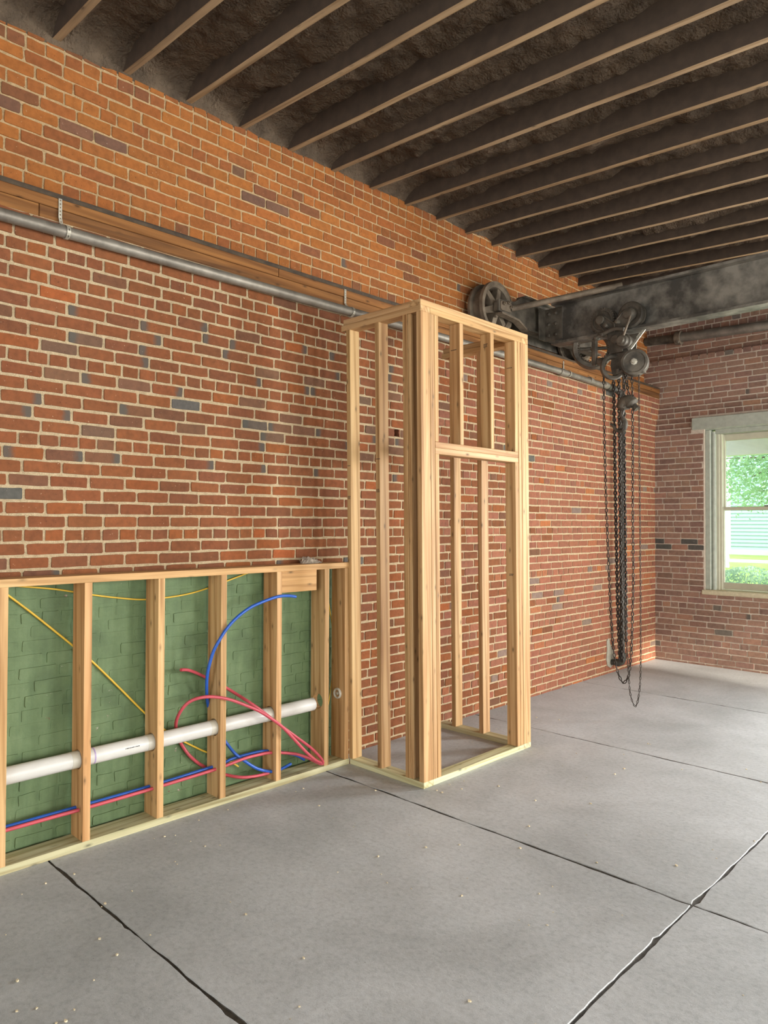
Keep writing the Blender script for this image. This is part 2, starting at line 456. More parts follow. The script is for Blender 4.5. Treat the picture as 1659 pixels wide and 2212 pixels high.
def brick_objects(bricks, face, mat, parent, name, stuff_name, limit=300, stuff_label=None):
    for b in bricks:
        b['area'] = brick_area([face(b['u0'], b['z0'], 0), face(b['u1'], b['z0'], 0), face(b['u1'], b['z1'], 0), face(b['u0'], b['z1'], 0)])
    order = sorted(range(len(bricks)), key=lambda i: -bricks[i]['area'])
    single = set(i for i in order[:limit] if bricks[i]['area'] > 60)
    V = []; Fs = []; C = []
    for i, b in enumerate(bricks):
        vs, fs, al = brick_geo(b, face)
        cols = [(*b['col'], a) for a in al]
        if i in single:
            me = bpy.data.meshes.new(name)
            cx = Vector(face((b['u0'] + b['u1']) / 2, (b['z0'] + b['z1']) / 2, 0))
            me.from_pydata(vs, [], fs); me.materials.append(mat)
            a = me.color_attributes.new('bcol', 'FLOAT_COLOR', 'POINT')
            a.data.foreach_set('color', np.array(cols, dtype=np.float32).ravel())
            o = bpy.data.objects.new(name, me); COL.objects.link(o); adopt(o, parent)
        else:
            k = len(V); V += vs; Fs += [tuple(k + q for q in f) for f in fs]; C += cols
    if V:
        me = bpy.data.meshes.new(stuff_name); me.from_pydata(V, [], Fs); me.materials.append(mat)
        a = me.color_attributes.new('bcol', 'FLOAT_COLOR', 'POINT')
        a.data.foreach_set('color', np.array(C, dtype=np.float32).ravel())
        o = bpy.data.objects.new(stuff_name, me); COL.objects.link(o); adopt(o, parent); o['kind'] = 'stuff'

def pick(R, table):
    t = R.random() * sum(p for p, _ in table)
    for p, c in table:
        t -= p
        if t <= 0: break
    j = R.uniform(0.92, 1.07)
    return tuple(x * j * R.uniform(0.97, 1.03) for x in lin(*c))

LOW = [(6, (130, 78, 47)), (6, (125, 75, 46)), (3, (119, 73, 48)), (2, (137, 79, 43)), (0.8, (112, 75, 54)), (0.2, (150, 83, 44))]
LOW_LIT = [(6, (146, 92, 69)), (5, (140, 89, 67)), (2, (133, 86, 67)), (0.8, (154, 95, 64)), (0.3, (128, 106, 94)), (0.1, (164, 100, 60))]  # pinker, paler tones: light on the far stretch put into the brick colour
UPP = [(6, (154, 94, 46)), (6, (146, 88, 45)), (3, (137, 82, 45)), (0.9, (122, 77, 50)), (0.25, (106, 76, 58))]
FAR = [(5, (148, 116, 99)), (5, (141, 110, 95)), (3, (132, 103, 90)), (1.0, (156, 118, 98)), (0.3, (110, 101, 92)), (0.2, (160, 123, 98))]  # tones raised to stand in for light the end wall lacks
def col_low(u, z, R, hd):
    if not hd and 2.1 < z < 2.75 and u < 4.6 and R.random() < 0.12: return pick(R, [(1, (108, 82, 64)), (1, (114, 80, 60)), (0.25, (94, 84, 74))])
    if not hd and R.random() < 0.005: return pick(R, [(1, (92, 88, 82))])
    return pick(R, LOW_LIT if R.random() < (u - 4.0) / 2.5 else LOW)  # painted light blends in towards the far end
def col_up(u, z, R, hd):
    if not hd and 3.79 < z < 3.86 and R.random() < 0.5 and u < 3.6: return pick(R, [(1, (116, 80, 60)), (1, (108, 78, 62))])
    return pick(R, UPP)
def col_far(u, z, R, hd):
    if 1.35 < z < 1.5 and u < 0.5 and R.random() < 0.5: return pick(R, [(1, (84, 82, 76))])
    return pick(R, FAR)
def col_grn(u, z, R, hd): return (0.2, 0.3, 0.2)

TZ0, TZ1 = 3.205, 3.325        # timber ledge
YFAR, YFAR2, YFAR3 = 8.67, 8.815, 8.90
UPX = -0.20

# left wall: lower face at x = 0, recessed upper face at x = -0.2
wl = thing('wall_left', (0, 3.5, 0), None, None); wl['kind'] = 'structure'
wl['label'] = 'long red brick wall on the left with timber ledge'
m = MB(); m.box(-0.5, -0.0005, -5.0, 3.40, 1.335, TZ0); HY0, HY1, HZ0, HZ1 = 4.006, 4.066, 2.316, 2.374          # ragged pocket where a brick is broken out
for y0, y1, z0, z1 in ((3.40, HY0, -0.05, TZ0), (HY1, YFAR2 + 0.3, -0.05, TZ0), (HY0, HY1, -0.05, HZ0), (HY0, HY1, HZ1, TZ0)):
    m.box(-0.5, -0.0005, y0, y1, z0, z1)
m.box(-0.5, -0.14, HY0, HY1, HZ0, HZ1)
m.box(-0.5, -0.21, -5.0, YFAR2 + 0.3, TZ0, TZ1)
m.build('mortar_bed', MORTAR, wl)
m = MB(); m.box(-0.6, UPX - 0.001, -5.0, YFAR3 + 0.3, TZ1, 4.6); m.build('upper_mortar_bed', MORTAR_UP, wl)
m = MB(); m.box(-0.5, -0.0012, -5.0, 3.40, -0.05, 1.335); m.build('painted_mortar_bed', PAINT, wl)
GAP = []
def hole_skip(a, b, z0, z1):
    hit = a < HY1 - 0.004 and b > HY0 + 0.004 and z0 < 2.34 < z1
    if hit: GAP.append((a, b, z0, z1))
    return hit
left_face = lambda u, z, d: (d - 0.006 + 0.0, u, z)
def skip_low(a, b, z0, z1):
    return (a < 3.40 and z1 < 1.345) or hole_skip(a, b, z0, z1) or (z1 < 2.8 and a > YFAR - 0.01)
low = lay(-1.4, YFAR2, 0.025 - 0.0692, 0.0692, 47, {4, 10, 17, 23, 30, 36, 42, 44}, 0.0095, 3, col_low, skip_low, rough=1.25, flash=lambda z, u: (0.20 if 1.95 < z < 2.8 and u < 4.5 else 0.015), out=0.010)
brick_objects(low, left_face, BRICK, wl, 'brick', 'brick_field', 300)
grn = lay(-1.4, 3.40, 0.025 - 0.0692, 0.0692, 20, {4, 10, 17}, 0.012, 5, col_grn, None, rough=1.7, out=0.0078, flash=0)
brick_objects(grn, left_face, PAINT, wl, 'painted_brick', 'painted_brick_field', 300)
upper_face = lambda u, z, d: (UPX + d - 0.006, u, z)
upr = lay(-1.4, YFAR3, 3.358, 0.0725, 14, {1, 8, 11, 12, 13}, 0.0068, 9, col_up, None, rough=1.5, flash=0.01, out=0.009)
brick_objects(upr, upper_face, BRICK, wl, 'upper_brick', 'upper_brick_field', 300)

# broken hole in the wall behind the frame: dark pocket with ragged brick stubs
BROKEN = m_plain('broken_clay', lin(122, 72, 47), 0.9, 0, 0.2, 40)
R = random.Random(4)
ga, gb = min(g[0] for g in GAP), max(g[1] for g in GAP); gz0, gz1 = GAP[0][2], GAP[0][3]
for u0, u1, sgn in ((ga, HY0 + 0.006, 1), (HY1 - 0.006, gb, -1)):
    if u1 - u0 < 0.012: continue
    rag = [gz0 + (gz1 - gz0) * t / 5 for t in range(6)]
    e = [(u1 if sgn > 0 else u0) + R.uniform(-0.006, 0.006) for _ in rag]
    pts = [(u0 if sgn > 0 else u1, gz1), (u0 if sgn > 0 else u1, gz0)] + list(zip(e, rag))
    m = MB(); m.prism(pts, -0.10, 0.0042, 'x'); m.build('broken_brick', BROKEN, wl)

# far wall: stepped back above the window, window opening in it
WX0, WX1, WZ0, WZ1 = 0.592, 1.86, 0.885, 2.755
wf = thing('wall_far', (2, YFAR, 0), None, None); wf['kind'] = 'structure'
wf['label'] = 'brick end wall with the sash window'
m = MB()
def panel(y0, y1, x0, x1, z0, z1): m.box(x0, x1, y0, y1, z0, z1)
panel(YFAR + 0.0005, YFAR + 0.4, -0.3, WX0, -0.05, 2.80); 
for xa, xb in ((WX1, 3.3), (4.6, 5.9), (7.2, 9.4)): panel(YFAR + 0.0005, YFAR + 0.4, xa, xb, -0.05, 2.80)
for xa, xb in ((3.3, 4.6), (5.9, 7.2)): panel(YFAR + 0.0005, YFAR + 0.4, xa, xb, -0.05, 0.9); panel(YFAR + 0.0005, YFAR + 0.4, xa, xb, 2.76, 2.80)
panel(YFAR + 0.0005, YFAR + 0.4, WX0, WX1, -0.05, WZ0 - 0.03); panel(YFAR + 0.0005, YFAR + 0.4, WX0, WX1, WZ1 + 0.02, 2.80)
for i in range(5):
    panel(YFAR + 0.0005 + 0.029 * (i + 1), YFAR + 0.5, -0.3, 9.4, 2.8 + 0.0692 * i, 2.8 + 0.0692 * (i + 1))
panel(YFAR2 + 0.0005, YFAR + 0.5, -0.6, 9.4, 3.146, 3.67); panel(YFAR3 + 0.001, YFAR + 0.6, -0.6, 9.4, 3.67, 4.7)
m.build('mortar_bed', MORTAR_FAR, wf)
def far_y(z): return YFAR if z < 2.80 else YFAR2 if z > 3.12 else YFAR + 0.029 * (1 + int((z - 2.80) / 0.0692))
def far_face(u, z, d):
    return (u, far_face.y - d + 0.006, z)
def skip_far(a, b, z0, z1):
    return (b > WX0 + 0.0 and a < WX1 and z1 > WZ0 - 0.03 and z0 < WZ1 + 0.02) or (a < 2.3 and b > 0.45 and z1 > 2.745 and z0 < 2.91)
fb = []
for i in range(-1, 53):
    z0 = 0.025 + 0.0692 * i; zc = z0 + 0.035
    hd = {0} if i in (3, 9, 15, 22, 24, 30, 36, 42, 52) else set()
    y = far_y(zc)
    x0 = 0.0 if zc < TZ0 else (0.0 if zc < TZ1 else UPX)
    if zc < 2.745 and zc > WZ0 - 0.03:
        segs = [(x0, WX0 - 0.008), (WX1 + 0.008, 3.2)]
    elif 2.745 < zc < 2.92: segs = [(x0, 0.445), (2.02, 3.2)]
    else: segs = [(x0, 3.2)]
    for si, (a, b) in enumerate(segs):
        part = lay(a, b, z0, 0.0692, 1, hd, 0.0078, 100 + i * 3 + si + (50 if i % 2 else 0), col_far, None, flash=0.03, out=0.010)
        if i % 2 and not hd: pass
        for q in part: q['y'] = y
        fb += part
for i in range(9):
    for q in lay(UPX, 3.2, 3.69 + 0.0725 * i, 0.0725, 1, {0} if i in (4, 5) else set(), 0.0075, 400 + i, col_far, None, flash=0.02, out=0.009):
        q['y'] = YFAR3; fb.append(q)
class FarFace: pass
_geo = brick_geo
def brick_geo(b, face):
    if 'y' in b:
        y = b['y']; return _geo(b, lambda u, z, d: (u, y + 0.006 - d, z))
    return _geo(b, face)
far_face.y = YFAR
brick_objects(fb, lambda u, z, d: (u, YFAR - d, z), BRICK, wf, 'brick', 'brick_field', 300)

# right and rear walls (behind the camera, with the openings daylight comes through)
PLASTER = m_plain('painted_block', lin(196, 186, 170), 0.8)
m = MB()
for y0, y1, z0, z1 in ((-5.3, -0.8, -0.05, 4.7), (4.0, 5.8, -0.05, 4.7), (8.0, 9.2, -0.05, 4.7), (-0.8, 4.0, 3.35, 4.7), (5.8, 8.0, -0.05, 0.9), (5.8, 8.0, 2.95, 4.7), (6.75, 7.05, 0.9, 2.95)):  # last box: unseen pier added in the window to split the sun patch
    m.box(8.9, 9.2, y0, y1, z0, z1)
o = m.build('wall_right', PLASTER); setp(o, 'plain side wall with a wide doorway, outside the picture', None, None, 'structure')
m = MB()
for x0, x1, z0, z1 in ((-0.6, 2.4, -0.05, 4.7), (6.8, 9.2, -0.05, 4.7), (2.4, 6.8, 3.35, 4.7)):
    m.box(x0, x1, -5.3, -5.0, z0, z1)
o = m.build('wall_rear', PLASTER); setp(o, 'plain rear wall behind the camera', None, None, 'structure')

m = MB(); m.box(15.0, 15.4, -14.0, 6.3, -0.3, 6.0); m.box(14.9, 15.5, -14.0, 6.3, 6.0, 6.15)  # unseen wall added to stop the sun entering by the wide doorway
o = m.build('sun_block_wall', PLASTER); setp(o, 'tall plain wall added outside the picture to keep the sun out of the doorway', None, None, 'structure')

# ------------------------------------------------------------------ floor slabs
fl = thing('floor', (2, 3, 0), None, None); fl['kind'] = 'structure'; fl['label'] = 'grey concrete floor of saw-cut slabs'
m = MB(); m.box(-0.3, 9.0, -5.2, YFAR + 0.2, -0.12, -0.009); m.build('joint_bed', JOINT, fl)
XB = [0.0, 2.565, 5.1, 8.95]; YB = [-5.1, -2.2, -0.4, 1.400, 3.195, 5.035, 6.870, YFAR + 0.01]
def edge_noise(n, amp, R):
    a = np.array([R.gauss(0, 1) for _ in range(n)]); b = np.convolve(np.pad(a, 4, mode='edge'), np.ones(5) / 5, 'same')[4:-4]
    sp = np.array([max(0, R.gauss(0, 1) - 2.0) for _ in range(n)])
    return amp * b + amp * 2.2 * sp
for i in range(len(XB) - 1):
    for j in range(len(YB) - 1):
        R = random.Random(50 + i * 10 + j)
        g = 0.0055
        x0, x1, y0, y1 = XB[i] + (g if i else 0), XB[i + 1] - g, YB[j] + g, YB[j + 1] - g
        step = 0.035 if (i < 2 and j >= 2) else 0.3
        pts = []
        def side(ax, ay, bx, by, nx, ny):
            n = max(2, int(math.hypot(bx - ax, by - ay) / step)); e = edge_noise(n, 0.007, R)
            for q in range(n):
                t = q / n; d = 0 if q == 0 else float(e[q])
                pts.append((ax + (bx - ax) * t + nx * d, ay + (by - ay) * t + ny * d))
        sk = 0.013 * 2.565   # slight skew of the cross cuts
        side(x0, y0, x1, y0, 0, 1); side(x1, y0, x1, y1, -1, 0); side(x1, y1, x0, y1, 0, -1); side(x0, y1, x0, y0, 1, 0)
        n = len(pts); cx = sum(p[0] for p in pts) / n; cy = sum(p[1] for p in pts) / n
        vs = []; 
        for z, ins in ((-0.05, 0.0), (-0.003, 0.0), (0.0, 0.003)):
            for p in pts:
                ux = 1 if abs(p[0] - x0) < 0.03 else -1 if abs(p[0] - x1) < 0.03 else 0
                uy = 1 if abs(p[1] - y0) < 0.03 else -1 if abs(p[1] - y1) < 0.03 else 0
                vs.append((p[0] + ux * ins, p[1] + uy * ins, z))
        ring = lambda k2: [(k2 * n + a, k2 * n + (a + 1) % n, (k2 + 1) * n + (a + 1) % n, (k2 + 1) * n + a) for a in range(n)]
        q = MB(); q.add(vs, ring(1) + [tuple(2 * n + a for a in range(n))], 0); q.add(vs, ring(0), 1)
        q.build('slab', [CONC, JOINT], fl, fix=False)

# ------------------------------------------------------------------ ceiling: joists and spray foam
def jz(x): return 4.270 - 0.0555 * (x - UPX)
ce = thing('ceiling', (3, 3, 4.2), None, None); ce['kind'] = 'structure'; ce['label'] = 'dark spray-foamed ceiling with exposed joists'
JY = [1.913 - 0.4033 * 14 + 0.4033 * i for i in range(32)]
for y in JY:
    if y < -5 or y > 8.75: continue
    q = MB(); x0, x1, h = UPX - 0.02, 8.9, 0.26
    a = y; b = y + 0.043
    nseg = 24; vs = []; R = random.Random(int(y * 1000))
    for s in range(nseg + 1):
        x = x0 + (x1 - x0) * s / nseg; z = jz(x) + R.uniform(-0.002, 0.002); dy = R.uniform(-0.002, 0.002)
        vs += [(x, a + dy, z + h), (x, a + dy, z), (x, b + dy, z), (x, b + dy, z + h)]
    for s in range(nseg):
        p = s * 4
        q.add([vs[p + t] for t in range(8)], [(0, 4, 5, 1), (2, 6, 7, 3)], 0)
        q.add([vs[p + t] for t in range(8)], [(1, 5, 6, 2)], 1)
    q.add(vs[:4], [(0, 1, 2, 3)]); q.add(vs[-4:], [(3, 2, 1, 0)])
    q.build('joist', [JOIST_DARK, JOIST_BARE], ce, fix=False)

def vnoise(x, y, sx, sy, seed):
    r = np.random.default_rng(seed); T = r.random((97, 97))
    u, v = x * sx, y * sy; iu, iv = np.floor(u).astype(int), np.floor(v).astype(int); fu, fv = u - iu, v - iv
    fu = fu * fu * (3 - 2 * fu); fv = fv * fv * (3 - 2 * fv)
    g = lambda a, b: T[a % 97, b % 97]
    return (g(iu, iv) * (1 - fu) + g(iu + 1, iv) * fu) * (1 - fv) + (g(iu, iv + 1) * (1 - fu) + g(iu + 1, iv + 1) * fu) * fv
def foam_sheet(x0, x1, y0, y1, dx, dy, name):
    nx, ny = int((x1 - x0) / dx), int((y1 - y0) / dy)
    X, Y = np.meshgrid(np.linspace(x0, x1, nx + 1), np.linspace(y0, y1, ny + 1), indexing='ij')
    t = ((Y - JY[0]) / 0.4033) % 1.0
    near = np.exp(-((np.minimum(t, 1 - t)) / 0.13) ** 2)
    Z = 4.270 - 0.0555 * (X - UPX) + 0.135
    wall = np.exp(-(X - UPX) / 0.07)
    Z += (1 - 0.8 * wall) * (0.05 * (vnoise(X, Y, 1.6, 3.5, 1) - 0.5) + 0.035 * (vnoise(X, Y, 6, 9, 2) - 0.5) + 0.024 * (vnoise(X, Y, 19, 22, 3) - 0.5) + 0.014 * (vnoise(X, Y, 34, 38, 4) - 0.5))
    Z -= (1 - wall) * near * (0.045 * vnoise(X, Y, 2.2, 2.5, 5)) + (1 - wall) * 0.05 * np.exp(-((t - 0.22) / 0.10) ** 2) * np.clip(vnoise(X, Y, 1.3, 2.5, 8) - 0.35, 0, 1) * 2
    Z -= wall * (4.405 - (4.236 + 0.018 * (Y - 1.25)) + 0.022 * (vnoise(X, Y, 12, 9, 6) - 0.5))
    V = np.stack([X, Y, Z], -1).reshape(-1, 3)
    idx = np.arange((nx + 1) * (ny + 1)).reshape(nx + 1, ny + 1)
    F = np.stack([idx[:-1, :-1], idx[:-1, 1:], idx[1:, 1:], idx[1:, :-1]], -1).reshape(-1, 4)
    me = bpy.data.meshes.new(name); me.from_pydata(V.tolist(), [], F.tolist()); me.materials.append(FOAM)
    me.polygons.foreach_set('use_smooth', [True] * len(me.polygons))
    o = bpy.data.objects.new(name, me); COL.objects.link(o); adopt(o, ce)
foam_sheet(UPX - 0.03, 4.4, 0.2, 9.0, 0.025, 0.02, 'spray_foam')
foam_sheet(4.4, 9.0, 0.2, 9.0, 0.12, 0.08, 'spray_foam')
foam_sheet(UPX - 0.03, 9.0, -5.2, 0.2, 0.12, 0.08, 'spray_foam')
m = MB(); m.box(-0.6, 9.3, -5.3, 9.3, 4.62, 4.7); m.build('roof_deck', JOIST_DARK, ce)

# ------------------------------------------------------------------ timber ledge with rail
tl = thing('trim_1', (0, 3, TZ0), None, None); tl['kind'] = 'structure'; tl['label'] = 'old timber ledge along the brick wall'
R = random.Random(21)
y = -3.0
for seg in (1.385, 3.9, 6.2, YFAR2):
    q = MB(); q.box(-0.2, -0.002, y, seg - 0.003, TZ0, TZ0 + 0.066, 0, 0.003)
    q.build('lower_plank', OLDWOOD, tl, color=(R.uniform(0.92, 1.05),) * 3); y = seg
y = -3.0
for seg in (2.9, 5.4, YFAR2):
    q = MB(); q.box(-0.2, 0.004, y, seg - 0.003, TZ0 + 0.067, TZ1, 0, 0.003)
    q.build('upper_plank', OLDWOOD, tl, color=(0.82, 0.78, 0.74)); y = seg
q = MB(); q.box(-0.16, 0.001, -3.0, YFAR2, TZ1 + 0.0005, TZ1 + 0.018); q.box(-0.10, -0.08, -3.0, YFAR2, TZ1 + 0.018, TZ1 + 0.062); q.build('crane_rail', m_metal('rusty_rail', lin(52, 42, 32), lin(80, 66, 50), 0.8, 0.1, 9), tl)

# ------------------------------------------------------------------ window
wn = thing('window_1', ((WX0 + WX1) / 2, YFAR + 0.08, WZ0), None, None); wn['kind'] = 'structure'; wn['label'] = 'white double-hung sash window in the end wall'
m = MB(); m.box(0.452, 2.0, YFAR - 0.016, YFAR + 0.12, 2.765, 2.905, 0, 0.006); m.build('lintel', FRAMEWOOD, wn)
m = MB(); m.box(WX0 - 0.03, WX1 + 0.03, YFAR - 0.02, YFAR + 0.36, WZ0 - 0.055, WZ0, 0, 0.008); m.build('sill', SILL, wn)
for x0, x1 in ((WX0, WX0 + 0.058), (WX1 - 0.058, WX1)):
    m = MB(); m.box(x0, x1, YFAR + 0.03, YFAR + 0.14, WZ0, WZ1, 0, 0.006)
    m.build('jamb_casing', FRAMEWOOD, wn)
    s = 1 if x0 == WX0 else -1
    m = MB(); c = x1 if s > 0 else x0
    m.lathe((c + s * 0.022, YFAR + 0.085, WZ0), (0, 0, 1), [(0, 0.026), (WZ1 - WZ0 - 0.02, 0.026)], 12, 0, True); m.build('jamb_bead', FRAMEWOOD, wn)
    m = MB(); a, b = sorted((c + s * 0.045, c + s * 0.075)); m.box(a, b, YFAR + 0.10, YFAR + 0.2, WZ0, WZ1, 0, 0.003)
    a, b = sorted((c + s * 0.075, c + s * 0.098)); m.box(a, b, YFAR + 0.125, YFAR + 0.2, WZ0, WZ1, 0, 0.003); m.build('jamb_stop', SASH, wn)
m = MB(); m.box(WX0, WX1, YFAR + 0.026, YFAR + 0.163, WZ1 + 0.0005, WZ1 + 0.012); m.box(WX0 + 0.102, WX1 - 0.102, YFAR + 0.07, YFAR + 0.205, WZ1 - 0.05, WZ1)
m.build('head_casing', FRAMEWOOD, wn)
SX0, SX1 = WX0 + 0.15, WX1 - 0.15; MZ = 1.832
def sash(name, y0, y1, z0, z1, rail_b, rail_t, st):
    s = empty(name, (0, 0, 0), parent=wn)
    for x0, x1 in ((SX0 - st, SX0 + 0.02), (SX1 - 0.02, SX1 + st)):
        q = MB(); q.box(x0, x1, y0, y1, z0, z1, 0, 0.004); q.build('stile', SASH, s)
    q = MB(); q.box(SX0 + 0.0205, SX1 - 0.0205, y0 + 0.001, y1, z0, z0 + rail_b, 0, 0.004); q.build('rail', SASH, s)
    q = MB(); q.box(SX0 + 0.0205, SX1 - 0.0205, y0 + 0.001, y1, z1 - rail_t, z1, 0, 0.004); q.build('rail', SASH, s)
    q = MB(); q.box(SX0 + 0.019, SX1 - 0.019, (y0 + y1) / 2 - 0.002, (y0 + y1) / 2 + 0.002, z0 + rail_b - 0.005, z1 - rail_t + 0.005); q.build('pane', GLASS, s)
sash('upper_sash', YFAR + 0.19, YFAR + 0.225, MZ - 0.02, WZ1 - 0.05, 0.035, 0.075, 0.055)
sash('lower_sash', YFAR + 0.145, YFAR + 0.185, WZ0 + 0.012, MZ + 0.02, 0.075, 0.035, 0.055)
m = MB(); m.box(1.20, 1.25, YFAR + 0.12, YFAR + 0.15, MZ + 0.02, MZ + 0.035, 0, 0.004); m.build('sash_lock', STEEL, wn)

# ------------------------------------------------------------------ stud-framed half wall
HX0, HX1, HTOP = 0.028, 0.168, 1.380
hw = thing('stud_half_wall', (0.1, 2.0, 0.0), 'low stud-framed half wall of pale lumber against the green-painted brick', 'framing')
def stud_hole(q, x0, x1, y0, y1, z0, z1, xc, zc, r):
    """board along z with a round hole bored through it in y"""
    h = 0.062; n = 24
    q.box(x0, x1, y0, y1, z0, zc - h, 0); q.box(x0, x1, y0, y1, zc + h, z1, 0)
    per = []
    corners = [math.atan2(b, a) % (2 * math.pi) for a, b in ((x1 - xc, h), (x0 - xc, h), (x0 - xc, -h), (x1 - xc, -h))]
    angs = sorted([2 * math.pi * i / n for i in range(n)] + corners); n = len(angs)
    for a in angs:
        cx, cz = math.cos(a), math.sin(a)
        dx = (x1 - xc) if cx > 0 else (xc - x0)
        sc = min(dx / max(abs(cx), 1e-6), h / max(abs(cz), 1e-6))
        per.append((xc + cx * sc, zc + cz * sc))
    cir = [(xc + r * math.cos(a), zc + r * math.sin(a)) for a in angs]
    vs = [(a, y0, b) for a, b in per] + [(a, y0, b) for a, b in cir] + [(a, y1, b) for a, b in cir] + [(a, y1, b) for a, b in per]
    fs = []
    for i in range(n):
        j = (i + 1) % n
        fs += [(i, j, n + j, n + i), (n + i, n + j, 2 * n + j, 2 * n + i), (2 * n + i, 2 * n + j, 3 * n + j, 3 * n + i), (3 * n + i, 3 * n + j, j, i)]
    q.add(vs, fs)
PVZ, PVX = 0.436, 0.100
R = random.Random(2)
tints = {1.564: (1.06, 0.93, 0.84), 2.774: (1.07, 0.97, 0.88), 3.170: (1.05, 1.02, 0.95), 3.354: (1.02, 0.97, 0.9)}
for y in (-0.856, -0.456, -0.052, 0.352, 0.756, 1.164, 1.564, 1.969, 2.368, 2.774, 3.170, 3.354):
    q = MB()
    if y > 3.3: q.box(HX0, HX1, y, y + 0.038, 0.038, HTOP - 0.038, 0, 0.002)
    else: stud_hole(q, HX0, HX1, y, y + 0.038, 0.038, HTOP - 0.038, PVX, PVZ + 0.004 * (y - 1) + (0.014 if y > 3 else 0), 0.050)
    q.build('stud', PINE[2], hw, color=tints.get(y, (1.08, 1.05, 1.0)))  # stud tints brightened to offset the weaker light at the half wall
q = MB(); q.box(HX0, HX1 + 0.002, -1.0, 3.398, 0.0, 0.038, 0, 0.002); q.build('bottom_plate', TREATED[1], hw)
q = MB(); q.box(HX0, HX1 + 0.004, -1.0, 3.398, HTOP - 0.038, HTOP, 0, 0.002); q.build('top_plate', PINE[1], hw, color=(1.12, 1.1, 1.04))  # plate brightened in colour too, for the weaker light here
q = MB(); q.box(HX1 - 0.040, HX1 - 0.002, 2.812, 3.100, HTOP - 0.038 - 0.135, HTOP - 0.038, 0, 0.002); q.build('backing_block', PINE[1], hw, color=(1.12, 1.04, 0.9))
q = MB(); q.lathe((0.098, 3.354, 0.478), (0, -1, 0), [(-0.002, 0.024), (0.010, 0.024), (0.014, 0.028), (0.014, 0.034), (0.008, 0.037), (-0.002, 0.037)], 24); q.lathe((0.098, 3.354, 0.478), (0, -1, 0), [(0.0, 0.012), (0.008, 0.010), (0.009, 0)], 10); q.build('hole_collar', PVC2, hw)

# ------------------------------------------------------------------ tall closet frame
TX, TY0, TY1, TT = 0.845, 3.400, 4.602, 3.050
tw = thing('tall_stud_frame', (0.45, 4.0, 0.0), 'tall box-shaped frame of new pine studs standing on the concrete', 'framing')
def lean(p): return (p[0], p[1] - 0.015 * p[2], p[2])
def zb(x0, x1, y0, y1, z0, z1, name='stud', mats=None, ax=2, color=None):
    q = MB(); q.box(x0, x1, y0, y1, z0, z1, 0, 0.0022)
    t = R.uniform(0.95, 1.03)
    q.build(name, mats or PINE[ax], tw, xf=lean, color=color or (t, t * R.uniform(0.96, 1.0), t * R.uniform(0.9, 1.0)))
SB, ST = 0.038, TT - 0.076
D = 0.089
# side toward the half wall
zb(0.163, 0.201, TY0, TY0 + D, SB, ST); zb(0.440, 0.478, TY0, TY0 + D, SB, ST, color=(0.93, 0.9, 0.86))
zb(0.690, 0.728, TY0, TY0 + D, SB, ST); zb(0.729, 0.754, TY0 + 0.006, TY0 + D, SB, ST)
zb(TX - 0.038, TX, TY0, TY0 + D, SB, ST)
# front with the door-like opening
zb(TX - D, TX, 3.492, 3.530, SB, ST); zb(TX - D, TX, 3.533, 3.571, SB, 2.092); zb(TX - D, TX, 3.533, 3.571, 2.170, ST)
zb(TX - D, TX, 4.428, 4.466, SB, 2.092); zb(TX - D, TX, 4.428, 4.466, 2.170, ST); zb(TX - D, TX, 4.470, 4.508, SB, ST)
zb(TX - D, TX, 3.533, 4.466, 2.092, 2.130, 'header', PINE[1]); zb(TX - D, TX, 3.533, 4.466, 2.1305, 2.1695, 'header', PINE[1])
zb(TX - D, TX, 3.790, 3.828, 2.170, ST, 'cripple_stud'); zb(TX - D, TX, 4.134, 4.172, 2.170, ST, 'cripple_stud')
# far side
zb(0.168, 0.208, TY1 - D, TY1, SB, ST, color=(1.0, 0.98, 0.92)); zb(0.437, 0.477, TY1 - D, TY1, SB, ST)
zb(TX - 0.038, TX, TY1 - D, TY1, SB, ST)
# plates
zb(0.172, TX, TY0, TY0 + D, 0, 0.038, 'bottom_plate', TREATED[0]); zb(0.03, TX, TY1 - D, TY1, 0, 0.038, 'bottom_plate', TREATED[0])
zb(TX - D, TX, TY0 + D + 0.001, TY1 - D - 0.001, 0, 0.0375, 'bottom_plate', TREATED[1], color=(0.98, 1.0, 0.96))
zb(0.113, TX, TY0, TY0 + D, ST, ST + 0.038, 'top_plate', PINE[0]); zb(0.09, TX, TY1 - D, TY1, ST, ST + 0.038, 'top_plate', PINE[0])
zb(TX - D, TX, TY0 + D + 0.001, TY1 - D - 0.001, ST, ST + 0.038, 'top_plate', PINE[1])
zb(0.135, TX - D - 0.001, TY0, TY0 + D, ST + 0.0385, TT, 'top_plate', PINE[0]); zb(0.105, TX - D - 0.001, TY1 - D, TY1, ST + 0.0385, TT, 'top_plate', PINE[0])
zb(TX - D, TX, TY0, TY1, ST + 0.0385, TT, 'top_plate', PINE[1])
# small printed grade stamps on the lumber: short ink strokes standing a hair proud of the wood
def stamp(face, u, z, wdt, rows):
    q = MB(); rr = random.Random(int(u * 1000) + int(z * 100))
    for i in range(rows):
        a = u
        while a < u + wdt:
            l2 = rr.uniform(0.003, 0.008)
            if face == 'y': q.box(a, a + l2, TY0 - 0.0006, TY0 + 0.001, z - i * 0.008, z - i * 0.008 + 0.0045)
            elif face == 'x': q.box(TX - 0.001, TX + 0.0006, a, a + l2, z - i * 0.008, z - i * 0.008 + 0.0045)
            a += l2 + rr.uniform(0.001, 0.003)
    return q
for face, u, z, wd, rows in (('y', 0.168, 2.04, 0.028, 1), ('y', 0.17, 1.83, 0.024, 3), ('y', 0.445, 2.07, 0.028, 1), ('y', 0.447, 1.87, 0.024, 3)):
    stamp(face, u, z, wd, rows).build('grade_stamp', INK, tw, xf=lean)
